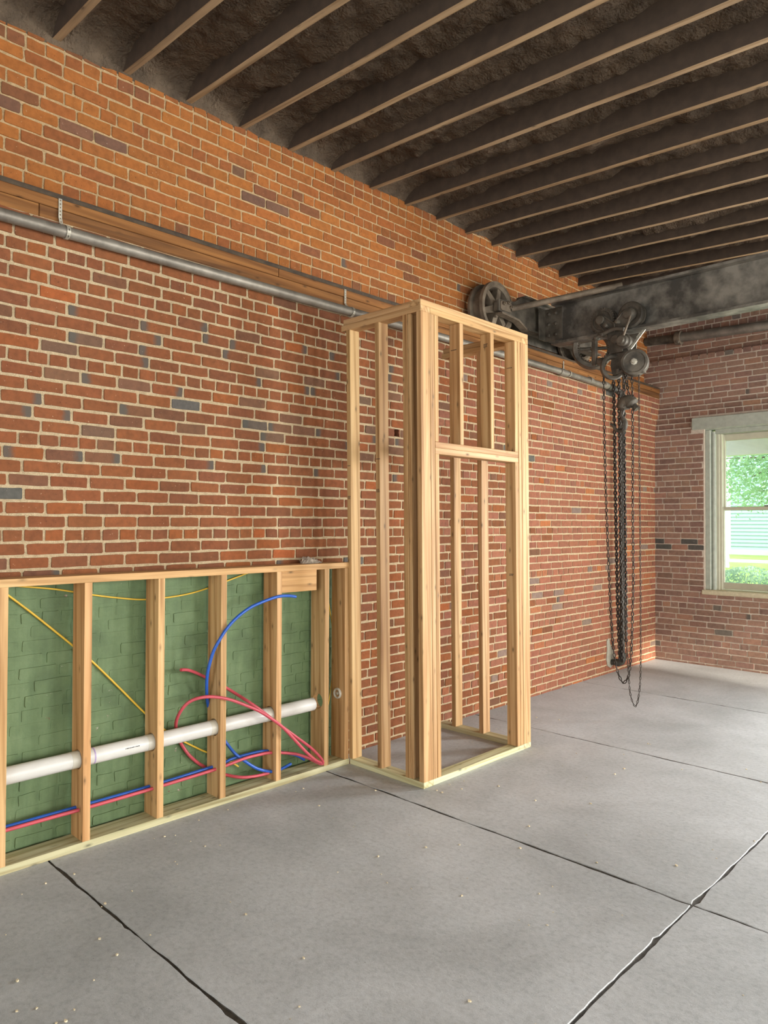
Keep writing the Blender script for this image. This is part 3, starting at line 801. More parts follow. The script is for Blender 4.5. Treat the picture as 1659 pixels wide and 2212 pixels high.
def stamp2(x, y, z, wd, rows):
    q = MB(); rr = random.Random(int(y * 999))
    for i in range(rows):
        a = x
        while a < x + wd:
            l2 = rr.uniform(0.003, 0.009); q.box(a, a + l2, y - 0.0006, y + 0.001, z - i * 0.009, z - i * 0.009 + 0.005); a += l2 + rr.uniform(0.001, 0.003)
    q.build('grade_stamp', INK, tw, xf=lean)
stamp2(TX - 0.075, 3.790, 2.80, 0.04, 1); stamp2(TX - 0.06, 4.134, 2.90, 0.03, 3); stamp2(TX - 0.07, 4.428, 2.78, 0.04, 1); stamp2(TX - 0.06, 4.428, 1.28, 0.03, 2)

# ------------------------------------------------------------------ plumbing and cables in the half wall
pv = thing('drain_pipe', (PVX, 1.2, PVZ), 'white plastic drain pipe running through the half wall studs', 'pipe')
def pz(y): return PVZ + 0.004 * (y - 1)
def ptube(name, y0, y1, r, mat):
    q = MB(); q.tube([(PVX, y0, pz(y0)), (PVX, y1, pz(y1))], r, 28)
    if name == 'pipe_run' and y1 > 3: q.tube([(PVX, y1 - 0.001, pz(y1)), (PVX, y1 + 0.0004, pz(y1))], r * 0.86, 28)
    q.build(name, mat, pv)
ptube('pipe_run', -1.0, 1.55, 0.0425, PVC); ptube('pipe_run', 1.55, 3.125, 0.0425, PVC)
for a, b in ((1.525, 1.565), (1.935, 1.985), (2.33, 2.385), (2.735, 2.79)): ptube('coupling_band', a, b, 0.0436, PVC2)
ptube('primer_ring', 1.636, 1.643, 0.0431, PURPLE)
q = MB(); rr = random.Random(1)
for i in range(14):
    y = 1.80 + i * 0.006
    q.box(PVX + 0.0415, PVX + 0.0432, y, y + rr.uniform(0.002, 0.005), pz(y) + 0.006, pz(y) + 0.010)
q.build('printed_line', INK, pv)

BLUE_ARC = [(0.2, 2.898, 1.181), (0.2, 2.835, 1.191), (0.2, 2.755, 1.191), (0.2, 2.65, 1.17), (0.2, 2.548, 1.139), (0.2, 2.456, 1.089), (0.19, 2.393, 1.029), (0.18, 2.343, 0.957), (0.16, 2.319, 0.893), (0.14, 2.302, 0.799), (0.12, 2.305, 0.729), (0.08, 2.331, 0.637), (0.03, 2.373, 0.553), (0.014, 2.423, 0.457), (0.014, 2.469, 0.364), (0.03, 2.504, 0.301), (0.07, 2.538, 0.24), (0.1, 2.592, 0.187), (0.12, 2.664, 0.132), (0.12, 2.745, 0.096), (0.12, 2.795, 0.083), (0.11, 2.85, 0.079), (0.09, 2.952, 0.086)]
BLUE_MAIN = [(0.085, -1.0, 0.189), (0.085, 1.204, 0.189), (0.085, 1.567, 0.189), (0.085, 1.975, 0.192), (0.085, 2.347, 0.203), (0.08, 2.44, 0.204), (0.07, 2.512, 0.213), (0.07, 2.612, 0.215), (0.08, 2.727, 0.215), (0.09, 2.81, 0.198), (0.09, 2.902, 0.169), (0.08, 3.005, 0.128), (0.07, 3.08, 0.079)]
RED_MAIN = [(0.12, -1.0, 0.187), (0.12, 1.193, 0.187), (0.12, 1.552, 0.186), (0.12, 1.956, 0.189), (0.12, 2.357, 0.198), (0.12, 2.446, 0.204), (0.12, 2.578, 0.215), (0.12, 2.698, 0.213), (0.12, 2.762, 0.207), (0.13, 2.852, 0.189), (0.15, 2.949, 0.163), (0.18, 3.02, 0.13), (0.2, 3.082, 0.09), (0.21, 3.117, 0.075), (0.215, 3.117, 0.092), (0.215, 3.089, 0.131), (0.21, 3.022, 0.199), (0.21, 2.919, 0.28), (0.205, 2.822, 0.357), (0.2, 2.725, 0.435), (0.19, 2.628, 0.516), (0.15, 2.571, 0.567), (0.08, 2.552, 0.594), (0.03, 2.508, 0.633), (0.014, 2.447, 0.673), (0.016, 2.381, 0.712), (0.03, 2.333, 0.738), (0.06, 2.259, 0.775), (0.08, 2.201, 0.799), (0.1, 2.148, 0.81)]
RED_LOOP = [(0.235, 3.088, 0.094), (0.235, 3.033, 0.128), (0.235, 2.955, 0.198), (0.235, 2.88, 0.276), (0.23, 2.781, 0.381), (0.228, 2.704, 0.444), (0.22, 2.606, 0.514), (0.21, 2.512, 0.565), (0.2, 2.421, 0.609), (0.19, 2.349, 0.634), (0.18, 2.278, 0.649), (0.16, 2.215, 0.646), (0.13, 2.174, 0.622), (0.1, 2.147, 0.574), (0.06, 2.144, 0.511), (0.03, 2.162, 0.449), (0.02, 2.189, 0.383), (0.02, 2.217, 0.334), (0.03, 2.251, 0.283), (0.03, 2.306, 0.229), (0.014, 2.371, 0.182), (0.014, 2.452, 0.129), (0.04, 2.499, 0.113), (0.08, 2.539, 0.102), (0.11, 2.586, 0.095), (0.12, 2.664, 0.087), (0.12, 2.752, 0.082)]
YELLOW1 = [(0.014, 1.205, 1.325), (0.014, 1.257, 1.285), (0.014, 1.389, 1.171), (0.014, 1.564, 1.011), (0.014, 1.675, 0.907), (0.014, 1.83, 0.74), (0.014, 1.989, 0.566), (0.014, 2.139, 0.427), (0.014, 2.322, 0.304), (0.014, 2.385, 0.268), (0.03, 2.505, 0.202), (0.05, 2.576, 0.148)]
YELLOW2 = [(0.014, 1.092, 1.369), (0.014, 1.299, 1.332), (0.014, 1.479, 1.305), (0.014, 1.671, 1.263), (0.014, 1.825, 1.235), (0.014, 1.961, 1.217), (0.014, 2.103, 1.218), (0.014, 2.252, 1.231), (0.014, 2.377, 1.256), (0.014, 2.507, 1.291), (0.014, 2.66, 1.332)]
YELLOW3 = [(0.014, 3.331, 1.133), (0.014, 3.348, 1.051), (0.014, 3.371, 0.936), (0.014, 3.38, 0.774), (0.014, 3.373, 0.581), (0.014, 3.348, 0.418), (0.014, 3.319, 0.317)]
def line(name, pts, r, mat, label, cat, group=None):
    q = MB(); q.tube(spline(pts, 6), r, 10); o = q.build(name, mat); return setp(o, label, cat, group)
line('water_pipe', RED_MAIN, 0.0095, PEXR, 'red water pipe along the stud bottoms, bent back to an open end at mid height', 'pipe', 'flexible water pipes')
line('water_pipe', RED_LOOP, 0.0095, PEXR, 'loose red plastic water pipe arching round behind the white drain pipe', 'pipe', 'flexible water pipes')
line('water_pipe', BLUE_MAIN, 0.0095, PEXB, 'straight blue plastic water pipe lying just behind the red one', 'pipe', 'flexible water pipes')
line('water_pipe', BLUE_ARC, 0.0095, PEXB, 'blue plastic water pipe in a tall arc ending under the backing block', 'pipe', 'flexible water pipes')
YG = 'yellow electric cables'
line('electric_cable', YELLOW1, 0.0055, YEL, 'yellow cable slanting down across the green brick', 'cable', YG)
line('electric_cable', YELLOW2, 0.0045, YEL, 'yellow cable sagging along the top of the green brick', 'cable', YG)
line('electric_cable', YELLOW3, 0.0035, YEL, 'thin yellow cable hanging between the last two half wall studs', 'cable', YG)

# crumpled grey rag on the half wall's top plate
q = MB(); nu, nv = 16, 9; R = random.Random(8); vs = []
for i in range(nu):
    for j in range(nv):
        t = i / (nu - 1); a = math.pi * j / (nv - 1)
        rad = 0.026 * (0.4 + 0.9 * math.sin(math.pi * min(1, t * 1.05)) ** 0.6) * R.uniform(0.7, 1.25)
        vs.append((0.085 + rad * 1.3 * math.cos(a), 3.035 + 0.17 * t, HTOP + max(0.0, rad * 1.25 * math.sin(a) * (1.35 - 0.9 * t)) + 0.0005))
q.add(vs, [(i * nv + j, i * nv + j + 1, (i + 1) * nv + j + 1, (i + 1) * nv + j) for i in range(nu - 1) for j in range(nv - 1)])
q.add([vs[j] for j in range(nv)], [tuple(range(nv))]); q.add([vs[(nu - 1) * nv + j] for j in range(nv)], [tuple(range(nv))])
setp(q.build('crumpled_rag', RAG), 'small crumpled grey rag lying on the half wall top plate', 'rag')

# ------------------------------------------------------------------ wall pipe with hangers, standpipe
wp = thing('wall_pipe', (0.055, 3.0, 3.14), 'long grey steel pipe slung beneath the timber ledge', 'pipe')
def wz(y): return 3.128 + 0.008 * y if y < 5 else 3.168
PR = 0.031
ys = [-3.0, 1.7, 3.9, 5.6, 6.42]
q = MB(); q.tube([(0.055, y, wz(y)) for y in (-3.0, 0, 2, 4, 5, 6.38)], PR, 20); q.build('pipe_run', STEEL, wp)
q = MB(); q.tube([(0.055, 6.38, 3.168), (0.055, 7.33, 3.15)], PR * 0.92, 20); q.build('pipe_run', STEEL, wp)
for a, b in ((6.34, 6.46), (6.93, 6.99), (7.25, 7.34)):
    q = MB(); q.tube([(0.055, a, 3.166), (0.055, b, 3.16)], PR * 1.18, 20); q.build('coupling', STEEL, wp)
sp = thing('standpipe', (0.13, 7.53, 0), 'dark vertical pipe at the far brick wall behind the chains', 'pipe')
q = MB(); q.tube([(0.13, 7.53, 3.10), (0.13, 7.53, 0.20)], 0.0275, 18); q.build('pipe_run', BLACKPIPE, sp)
q = MB(); q.tube([(0.055, 7.34, 3.15), (0.06, 7.43, 3.15), (0.09, 7.50, 3.13), (0.13, 7.53, 3.08)], 0.036, 16); q.build('top_elbow', BLACKPIPE, sp)
q = MB(); q.tube([(0.13, 7.53, 0.23), (0.13, 7.53, 0.165), (0.118, 7.528, 0.135), (0.09, 7.525, 0.122), (0.055, 7.522, 0.12)], 0.041, 16); q.build('elbow', BLACKPIPE, sp)
q = MB(); q.tube([(0.06, 7.522, 0.12), (-0.02, 7.515, 0.118)], 0.031, 16); q.build('stub', BLACKPIPE, sp)
q = MB(); R = random.Random(3)
pp = [(7.40, 0.16), (7.42, 0.26), (7.41, 0.36), (7.44, 0.385), (7.475, 0.375), (7.49, 0.31), (7.55, 0.25), (7.60, 0.19), (7.575, 0.09), (7.50, 0.055), (7.43, 0.085)]
q.prism(pp, 0.0, 0.010, 'x'); o = q.build('cement_patch', CEMENT, wl)

def strap(y, zt, label):
    q = MB(); x, wd, th = 0.008, 0.018, 0.0025
    path = [(0.0075, y, zt), (0.0075, y, zt - 0.10), (0.012, y + 0.004, wz(y) + 0.055), (0.030, y + 0.012, wz(y) + 0.040)]
    zc = wz(y); ring = [(0.055 + (PR + 0.003) * math.cos(t), zc + (PR + 0.003) * math.sin(t)) for t in [math.radians(140 - 20 * i) for i in range(16)]]
    path += [(a, y + 0.014, b) for a, b in ring]
    P = [Vector(p) for p in path]
    # resample, ladder of two rails and rungs leaves real punched holes
    pts = []; acc = 0
    for a, b in zip(P[:-1], P[1:]):
        n = max(1, int((b - a).length / 0.006))
        for i in range(n): pts.append(a.lerp(b, i / n))
    pts.append(P[-1])
    for i in range(len(pts) - 1):
        a, b = pts[i], pts[i + 1]
        spans = ((-wd / 2, -wd / 6), (wd / 6, wd / 2)) if i % 3 == 1 else ((-wd / 2, wd / 2),)
        t = (b - a).normalized(); nrm = t.cross(Vector((0, 1, 0))); nrm = nrm.normalized() * th / 2 if nrm.length > 1e-4 else Vector((th / 2, 0, 0))
        for s0, s1 in spans:
            vs = [c + Vector((0, s, 0)) + sg * nrm for c in (a, b) for s in (s0, s1) for sg in (-1, 1)]
            q.add(vs, [(0, 1, 3, 2), (4, 6, 7, 5), (0, 4, 5, 1), (2, 3, 7, 6), (0, 2, 6, 4), (1, 5, 7, 3)])
    setp(q.build('hanger_strap', STRAP), label, 'strap', 'punched steel pipe straps')
strap(1.485, 3.325, 'punched steel strap holding the pipe at the near left end of the timber')
strap(3.49, 3.325, 'punched steel strap holding the pipe just before the tall stud frame')
strap(6.50, 3.30, 'punched steel strap holding the pipe below the crane hoist')

fp = thing('far_wall_pipe', (0.6, 8.84, 3.93), 'grey steel pipe crossing the end wall above the window', 'pipe')
q = MB(); q.tube([(-0.19, 8.84, 3.955), (0.22, 8.84, 3.935)], 0.052, 18); q.build('pipe_run', IRON, fp)
q = MB(); q.tube([(0.22, 8.83, 3.935), (4.0, 8.83, 3.80)], 0.056, 18); q.build('pipe_run', STEEL, fp)
q = MB(); q.tube([(0.20, 8.835, 3.935), (0.265, 8.835, 3.932)], 0.084, 20); q.build('coupling', CAST, fp)
q = MB(); q.lathe((0.25, 8.775, 3.868), (0, -1, 0.2), [(0, 0.016), (0.03, 0.016), (0.03, 0.0)], 8); q.build('bolt', STEEL, fp)

# ------------------------------------------------------------------ bridge crane
BX0, BY, BZ0, BZ1 = 0.25, 5.94, 3.312, 3.700
cr = thing('bridge_crane', (0.1, 5.9, TZ1 + 0.035), 'grimy steel bridge crane beam under the joists with its spoked wheel', 'crane')
q = MB()
q.box(BX0, 8.7, BY - 0.08, BY + 0.08, BZ0, BZ0 + 0.022); q.box(BX0, 8.7, BY - 0.08, BY + 0.08, BZ1 - 0.022, BZ1); q.box(BX0, 8.7, BY - 0.007, BY + 0.007, BZ0 + 0.02, BZ1 - 0.02)
q.build('bridge_beam', BEAM, cr)
q = MB()
nose = [(5.25, 3.535), (5.25, 3.635), (5.50, 3.665), (5.62, 3.735), (7.05, 3.735), (7.05, 3.435), (5.80, 3.435), (5.66, 3.455), (5.52, 3.52)]
q.prism(nose, 0.075, 0.095, 'x'); q.prism(nose, -0.175, -0.165, 'x')
q.box(0.03, 0.135, 5.66, 7.05, 3.430, 3.446); q.box(0.03, 0.135, 5.62, 7.05, 3.724, 3.740)
q.build('end_truck', IRON, cr)
q = MB(); ed = [(5.26, 3.52), (5.53, 3.505), (5.67, 3.44), (5.67, 3.425), (5.52, 3.488), (5.26, 3.505)]
q.prism(ed, 0.055, 0.125, 'x'); q.build('truck_flange', CAST, cr)
def wheel(yc, zc):
    wh = empty('wheel', (0, 0, 0), parent=cr)
    q = MB(); q.lathe((0, yc, zc), (1, 0, 0), [(-0.145, 0.18), (-0.145, 0.236), (-0.118, 0.24), (-0.108, 0.203), (-0.022, 0.197), (-0.012, 0.240), (0.022, 0.238), (0.026, 0.21), (0.010, 0.188), (-0.06, 0.182), (-0.145, 0.18)], 56, 0, False); q.build('rim', CAST, wh)
    q = MB(); q.lathe((0, yc, zc), (1, 0, 0), [(-0.12, 0.0), (-0.12, 0.05), (0.05, 0.052), (0.06, 0.04), (0.06, 0.0)], 24); q.build('hub', CAST, wh)
    for i in range(6):
        a = math.radians(15 + 60 * i); d = Vector((0, math.cos(a), math.sin(a))); t = Vector((0, -math.sin(a), math.cos(a)))
        c = Vector((0, yc, zc)); vs = []
        for r_, wd, th in ((0.04, 0.034, 0.04), (0.19, 0.024, 0.028)):
            for s in (-1, 1):
                for u in (-1, 1): vs.append(c + d * r_ + t * wd * s + Vector((-0.03 + th * u, 0, 0)))
        q = MB(); q.add(vs, [(0, 1, 3, 2), (4, 6, 7, 5), (0, 4, 5, 1), (2, 3, 7, 6), (0, 2, 6, 4), (1, 5, 7, 3)]); q.build('spoke', CAST, wh)
wheel(5.345, 3.588); wheel(6.85, 3.588)
q = MB(); q.box(0.02, 0.115, 5.27, 5.43, 3.545, 3.63, 0, 0.01); q.build('bearing_block', CAST, cr)
for y, z in ((5.29, 3.60), (5.36, 3.62), (5.40, 3.585)):
    q = MB(); q.lathe((0.112, y, z), (1, 0, 0), [(0, 0.017), (0.022, 0.017), (0.022, 0.009), (0.034, 0.009), (0.034, 0)], 6); q.build('nut', CAST, cr)
q = MB(); q.lathe((0.02, 5.30, 3.515), (1, 0, 0), [(0, 0.022), (0.02, 0.022), (0.03, 0.014), (0.032, 0)], 14); q.build('axle_cap', CAST, cr)
q = MB(); q.tube([(0.12, 5.415, 3.578), (0.93, 5.90, 3.722)], 0.026, 18); q.build('brace_tube', CAST, cr)
q = MB(); q.box(0.137, 0.152, BY - 0.12, BY - 0.0165, 3.37, 3.67, 0, 0.002); q.build('angle_bracket', IRON, cr)
q = MB(); q.box(0.137, 0.33, BY - 0.016, BY - 0.0075, 3.37, 3.67, 0, 0.002); q.build('gusset_plate', IRON, cr)
for x in (0.19, 0.265):
    for z in (3.42, 3.52, 3.62):
        q = MB(); q.lathe((x, BY - 0.015, z), (0, -1, 0), [(0, 0.019), (0.012, 0.017), (0.018, 0.008), (0.019, 0)], 10); q.build('bolt', IRON, cr)

# ------------------------------------------------------------------ chain hoist
ho = thing('chain_hoist', (0.92, BY, 2.9), 'dark geared chain hoist on a trolley under the crane beam, with long chains', 'hoist')
YA = Vector((0, -1, 0))
def gear(c, r, th, teeth, name, hub=0.4):
    c = Vector(c); q = MB(); n = teeth * 4; vs = []
    for d in (0, th):
        for i in range(n):
            rr = r if (i % 4) in (1, 2) else r * 0.9
            a = 2 * math.pi * i / n; vs.append(c + YA * d + Vector((math.cos(a), 0, math.sin(a))) * rr)
    fs = [tuple(range(n)), tuple(range(2 * n - 1, n - 1, -1))] + [(i, (i + 1) % n, n + (i + 1) % n, n + i) for i in range(n)]
    q.add(vs, fs)
    q.lathe(c, YA, [(th, r * 0.86), (th + 0.008, r * 0.84), (th + 0.008, r * 0.72), (th + 0.001, r * 0.68)], 40)
    q.lathe(c, YA, [(th, r * hub), (th + 0.045, r * hub * 0.95), (th + 0.05, r * hub * 0.8), (th + 0.05, 0)], 24)
    q.build(name, IRON, ho)
def disc(c, prof, name, mat=None, axis=YA, n=40):
    q = MB(); q.lathe(c, axis, prof, n); return q.build(name, mat or IRON, ho)
gear((0.780, BY - 0.085, 3.425), 0.116, 0.03, 30, 'gear_wheel', 0.36)
disc((1.033, BY - 0.02, 3.432), [(0, 0.095), (0.06, 0.095), (0.062, 0.112), (0.085, 0.112), (0.09, 0.10), (0.088, 0.07), (0.08, 0.055), (0.115, 0.052), (0.12, 0.044), (0.14, 0.040), (0.143, 0.0)], 'trolley_wheel')
disc((0.780, BY + 0.03, 3.432), [(0, 0.095), (0.06, 0.095), (0.062, 0.11), (0.085, 0.11), (0.09, 0.0)], 'trolley_wheel')
disc((1.033, BY + 0.03, 3.432), [(0, 0.095), (0.06, 0.095), (0.062, 0.11), (0.085, 0.11), (0.09, 0.0)], 'trolley_wheel')
# near and far side plates: two arms in a V with a lower lug
plate = [(0.735, 3.405), (0.745, 3.455), (0.785, 3.478), (0.815, 3.462), (0.895, 3.385), (0.905, 3.385), (0.995, 3.470), (1.035, 3.482), (1.075, 3.460), (1.075, 3.405), (0.985, 3.290), (0.975, 3.12), (0.86, 3.12), (0.84, 3.285)]
for nm, y0, y1 in (('side_plate', BY - 0.135, BY - 0.118), ('side_plate', BY + 0.118, BY + 0.135)):
    q = MB(); q.prism(plate, y0, y1, 'y'); q.build(nm, IRON, ho)
q = MB()
ribs = [((0.80, 3.462), (0.90, 3.375)), ((0.90, 3.375), (1.0, 3.472)), ((0.745, 3.41), (0.845, 3.285)), ((0.905, 3.375), (0.905, 3.30))]
for (x0, z0), (x1, z1) in ribs: q.tube([(x0, BY - 0.138, z0), (x1, BY - 0.138, z1)], 0.008, 6)
q.build('plate_rib', IRON, ho)
q = MB(); q.tube(spline([(0.745, BY - 0.165, 3.268), (0.79, BY - 0.165, 3.285), (0.85, BY - 0.165, 3.305), (0.93, BY - 0.165, 3.318), (1.005, BY - 0.165, 3.30)], 4), 0.017, 8); q.build('link_bar', IRON, ho)
for x, z in ((0.752, 3.27), (0.805, 3.29), (0.84, 3.36), (0.945, 3.375)):
    disc((x, BY - 0.13, z), [(0, 0.018), (0.05, 0.018), (0.055, 0.01), (0.055, 0)], 'pin', None, YA, 12)
q = MB(); q.tube([(1.065, BY - 0.17, 3.40), (0.98, BY - 0.17, 3.185)], 0.0105, 8); q.build('tie_rod', CAST, ho)
q = MB(); vs = [(1.02, BY - 0.10, 3.135), (1.038, BY - 0.10, 3.128), (1.115, BY + 0.02, 3.312), (1.095, BY + 0.02, 3.322)]
q.add(vs + [(a, b - 0.012, c) for a, b, c in vs], [(0, 1, 2, 3), (4, 7, 6, 5), (0, 4, 5, 1), (1, 5, 6, 2), (2, 6, 7, 3), (3, 7, 4, 0)]); q.build('guard_strip', STRAP, ho)
disc((0.99, BY - 0.02, 3.205), [(0, 0.052), (0.03, 0.056), (0.10, 0.056), (0.105, 0.064), (0.12, 0.064), (0.125, 0.05), (0.16, 0.045), (0.165, 0.03), (0.185, 0.028), (0.186, 0)], 'shaft_housing')
disc((0.915, BY - 0.05, 3.235), [(0, 0.04), (0.10, 0.04), (0.11, 0.03), (0.11, 0)], 'boss')
# suspended hoist body and its wheels
q = MB(); q.prism([(0.865, 3.14), (1.0, 3.16), (1.03, 3.06), (1.02, 2.95), (0.96, 2.93), (0.86, 2.95), (0.845, 3.03)], BY - 0.09, BY + 0.06, 'y'); q.build('hoist_body', IRON, ho)
disc((1.058, BY - 0.06, 3.012), [(0, 0.105), (0.02, 0.114), (0.085, 0.114), (0.10, 0.108), (0.104, 0.09), (0.098, 0.082), (0.098, 0.03), (0.10, 0.0)], 'load_wheel_cover', None, Vector((0.35, -1, 0)).normalized(), 48)
disc((1.09, BY - 0.155, 3.012), [(0, 0.028), (0.012, 0.028), (0.014, 0.018), (0.035, 0.016), (0.035, 0)], 'hub_nut', STRAP, Vector((0.35, -1, 0)).normalized(), 8)
q = MB(); c = Vector((0.870, BY - 0.10, 3.005)); ax = Vector((0.8, -0.6, 0)).normalized()
q.lathe(c, ax, [(-0.02, 0.075), (-0.025, 0.105), (0.02, 0.112), (0.028, 0.10), (0.02, 0.08), (0.0, 0.07), (-0.02, 0.075)], 36); q.build('pocket_wheel', IRON, ho)
q = MB(); c = Vector((0.56, BY + 0.14, 3.262)); ax = Vector((0.5, -0.85, 0)).normalized()
q.lathe(c, ax, [(-0.05, 0.125), (-0.05, 0.185), (-0.02, 0.178), (0.01, 0.165), (0.04, 0.185), (0.055, 0.18), (0.055, 0.15), (0.045, 0.135), (-0.05, 0.125)], 48); q.build('hand_chain_wheel', IRON, ho)
q = MB(); u = Vector((0, 0, 1)); v = ax.cross(u)
for i in range(36):
    a = 2 * math.pi * i / 36; p = c + ax * 0.048 + (u * math.cos(a) + v * math.sin(a)) * 0.132
    q.box(p.x - 0.006, p.x + 0.006, p.y - 0.006, p.y + 0.006, p.z - 0.006, p.z + 0.006)
q.build('inner_teeth', IRON, ho)
q = MB(); q.tube([c - ax * 0.02, c + ax * 0.10], 0.025, 12); q.tube([c + Vector((0, 0, -0.12)), c + Vector((0, 0, 0.12))], 0.016, 8); q.tube([c - v * 0.12, c + v * 0.12], 0.016, 8); q.build('wheel_spider', IRON, ho)
q = MB(); q.box(0.672, 0.712, BY - 0.10, BY - 0.06, 3.05, 3.29, 0, 0.006); q.build('chain_guide_arm', IRON, ho)
q = MB(); q.box(0.714, 0.78, BY - 0.104, BY - 0.02, 3.052, 3.108, 0, 0.01); q.build('chain_guide_shoe', IRON, ho)
for x, z in ((0.925, 2.962), (1.15, 2.925), (0.79, 3.035)):
    q = MB(); q.lathe((x, BY - 0.11, z - 0.012), (0, 0, 1), [(0, 0.018), (0, 0.024), (0.03, 0.017), (0.03, 0.01)], 12); q.build('chain_guide', STEEL, ho)
q = MB(); q.box(0.91, 1.15, BY - 0.12, BY - 0.10, 2.945, 2.965); q.build('guide_bar', IRON, ho)
# hooks
q = MB(); q.tube(spline([(0.943, 5.86, 2.565), (0.948, 5.86, 2.632), (0.969, 5.86, 2.686), (1.01, 5.86, 2.697), (1.047, 5.86, 2.661), (1.08, 5.86, 2.622)], 5),
    [0.012 + (0.03 if 5 < i < 20 else 0.0) + 0.0025 * min(i, 6) for i in range(26)], 12)
q.lathe((0.975, 5.83, 2.675), (0, -1, 0), [(0, 0.03), (0.02, 0.03), (0.02, 0)], 16); q.build('hook_shank', IRON, ho)
q = MB(); q.tube(spline([(0.947, 5.86, 2.56), (0.973, 5.86, 2.522), (0.968, 5.86, 2.471), (0.93, 5.86, 2.45), (0.888, 5.86, 2.466), (0.867, 5.86, 2.5), (0.841, 5.86, 2.519)], 5),
    [max(0.005, 0.022 - 0.00055 * max(0, i - 8)) for i in range(31)], 10); q.build('load_hook', IRON, ho)

def link_mesh(L, W, r):
    P = []; a = W / 2 - r; h = L / 2 - W / 2
    for i in range(5): t = math.pi * i / 4; P.append((a * math.cos(t), 0, h + a * math.sin(t)))
    for i in range(5): t = math.pi + math.pi * i / 4; P.append((a * math.cos(t), 0, -h + a * math.sin(t)))
    q = MB(); q.tube(P, r, 5, closed=True)
    me = bpy.data.meshes.new('link'); me.from_pydata(q.v, [], q.f); me.materials.append(CHAIN)
    me.polygons.foreach_set('use_smooth', [True] * len(me.polygons)); return me
def chain(name, pts, L, W, r, parent=ho):
    c = empty(name, (0, 0, 0), parent=parent); me = link_mesh(L, W, r); pitch = L - 2 * r * 1.15
    S = spline(pts, 14); cum = [0]
    for a, b in zip(S[:-1], S[1:]): cum.append(cum[-1] + (b - a).length)
    n = int(cum[-1] / pitch); k = 0
    for i in range(n):
        d = (i + 0.5) * pitch
        while cum[k + 1] < d: k += 1
        t = (d - cum[k]) / (cum[k + 1] - cum[k]); p = S[k].lerp(S[k + 1], t); T = (S[k + 1] - S[k]).normalized()
        X = Vector((0.8, 0.6, 0)); X = (X - T * X.dot(T)).normalized(); Y = T.cross(X)
        if i % 2: X, Y = Y, -X
        ca, sa = math.cos(0.35 * math.sin(i * 1.7)), math.sin(0.35 * math.sin(i * 1.7)); X, Y = X * ca + Y * sa, Y * ca - X * sa
        Mx = Matrix(((X.x, Y.x, T.x, p.x), (X.y, Y.y, T.y, p.y), (X.z, Y.z, T.z, p.z), (0, 0, 0, 1)))
        o = bpy.data.objects.new('link', me); COL.objects.link(o); o.parent = c; o.matrix_basis = Mx
        o.matrix_parent_inverse = Matrix.Identity(4)
    return c
C1 = [(0.787, 5.84, 3.033), (0.791, 5.84, 2.586), (0.799, 5.84, 2.181), (0.811, 5.84, 1.777), (0.828, 5.84, 1.376), (0.845, 5.84, 0.977), (0.866, 5.84, 0.66), (0.887, 5.84, 0.484), (0.912, 5.84, 0.388), (0.937, 5.84, 0.329), (0.962, 5.84, 0.297), (0.983, 5.84, 0.312), (1.003, 5.84, 0.347), (1.02, 5.84, 0.404), (1.037, 5.84, 0.601), (1.045, 5.84, 0.836), (1.054, 5.84, 1.188), (1.051, 5.84, 1.775), (1.052, 5.84, 2.363), (1.049, 5.84, 2.639), (1.045, 5.84, 2.935)]
C2 = [(0.857, 5.88, 2.939), (0.865, 5.88, 2.583), (0.873, 5.88, 1.978), (0.885, 5.88, 1.377), (0.897, 5.88, 0.858), (0.909, 5.88, 0.581), (0.917, 5.88, 0.495), (0.93, 5.88, 0.48), (0.938, 5.88, 0.505), (0.935, 5.88, 0.782), (0.923, 5.88, 1.378), (0.916, 5.88, 2.177), (0.909, 5.88, 2.932)]
C4 = [(0.976, 5.82, 2.938), (0.971, 5.82, 2.368), (0.97, 5.82, 1.775), (0.977, 5.82, 1.264), (0.989, 5.82, 0.911), (1.005, 5.82, 0.6), (1.021, 5.82, 0.368), (1.033, 5.82, 0.234), (1.053, 5.82, 0.16), (1.078, 5.82, 0.125), (1.098, 5.82, 0.16), (1.114, 5.82, 0.247), (1.122, 5.82, 0.345), (1.127, 5.82, 0.538), (1.125, 5.82, 1.387), (1.118, 5.82, 2.356), (1.116, 5.82, 2.929)]
C5 = [(0.977, 5.86, 2.935), (0.998, 5.86, 2.813), (1.015, 5.86, 2.716)]
chain('hand_chain', C1, 0.043, 0.026, 0.0044)
chain('load_chain', C2, 0.044, 0.035, 0.0076)
chain('slack_chain', [(0.936, 5.92, 2.93), (0.938, 5.92, 2.2), (0.946, 5.92, 1.4), (0.952, 5.92, 0.62)], 0.042, 0.032, 0.0068)
chain('thin_chain', C4, 0.032, 0.017, 0.0030)
chain('hook_chain', C5, 0.040, 0.028, 0.0055)

# ------------------------------------------------------------------ crumbs on the floor
q = MB(); R = random.Random(77)
for i in range(150):
    x, y = 0.25 + R.random() ** 1.3 * 3.0, 0.9 + R.random() ** 1.2 * 4.5
    if 0.1 < x < 0.9 and 3.3 < y < 4.7 and R.random() < 0.7: continue
    s = R.uniform(0.002, 0.0065); a = R.uniform(0, 3.1); n = R.choice((4, 5, 6))
    ring = [(x + s * R.uniform(0.6, 1.5) * math.cos(a + 6.283 * t / n), y + s * R.uniform(0.5, 1.2) * math.sin(a + 6.283 * t / n)) for t in range(n)]
    q.prism(ring, 0.0003, s * R.uniform(0.4, 1.1), 'z')
o = q.build('sawdust_crumbs', m_plain('crumb', lin(224, 208, 174), 0.9, 0, 0.2, 30)); setp(o, 'pale sawdust and splinters scattered over the concrete floor', 'debris', None, 'stuff')

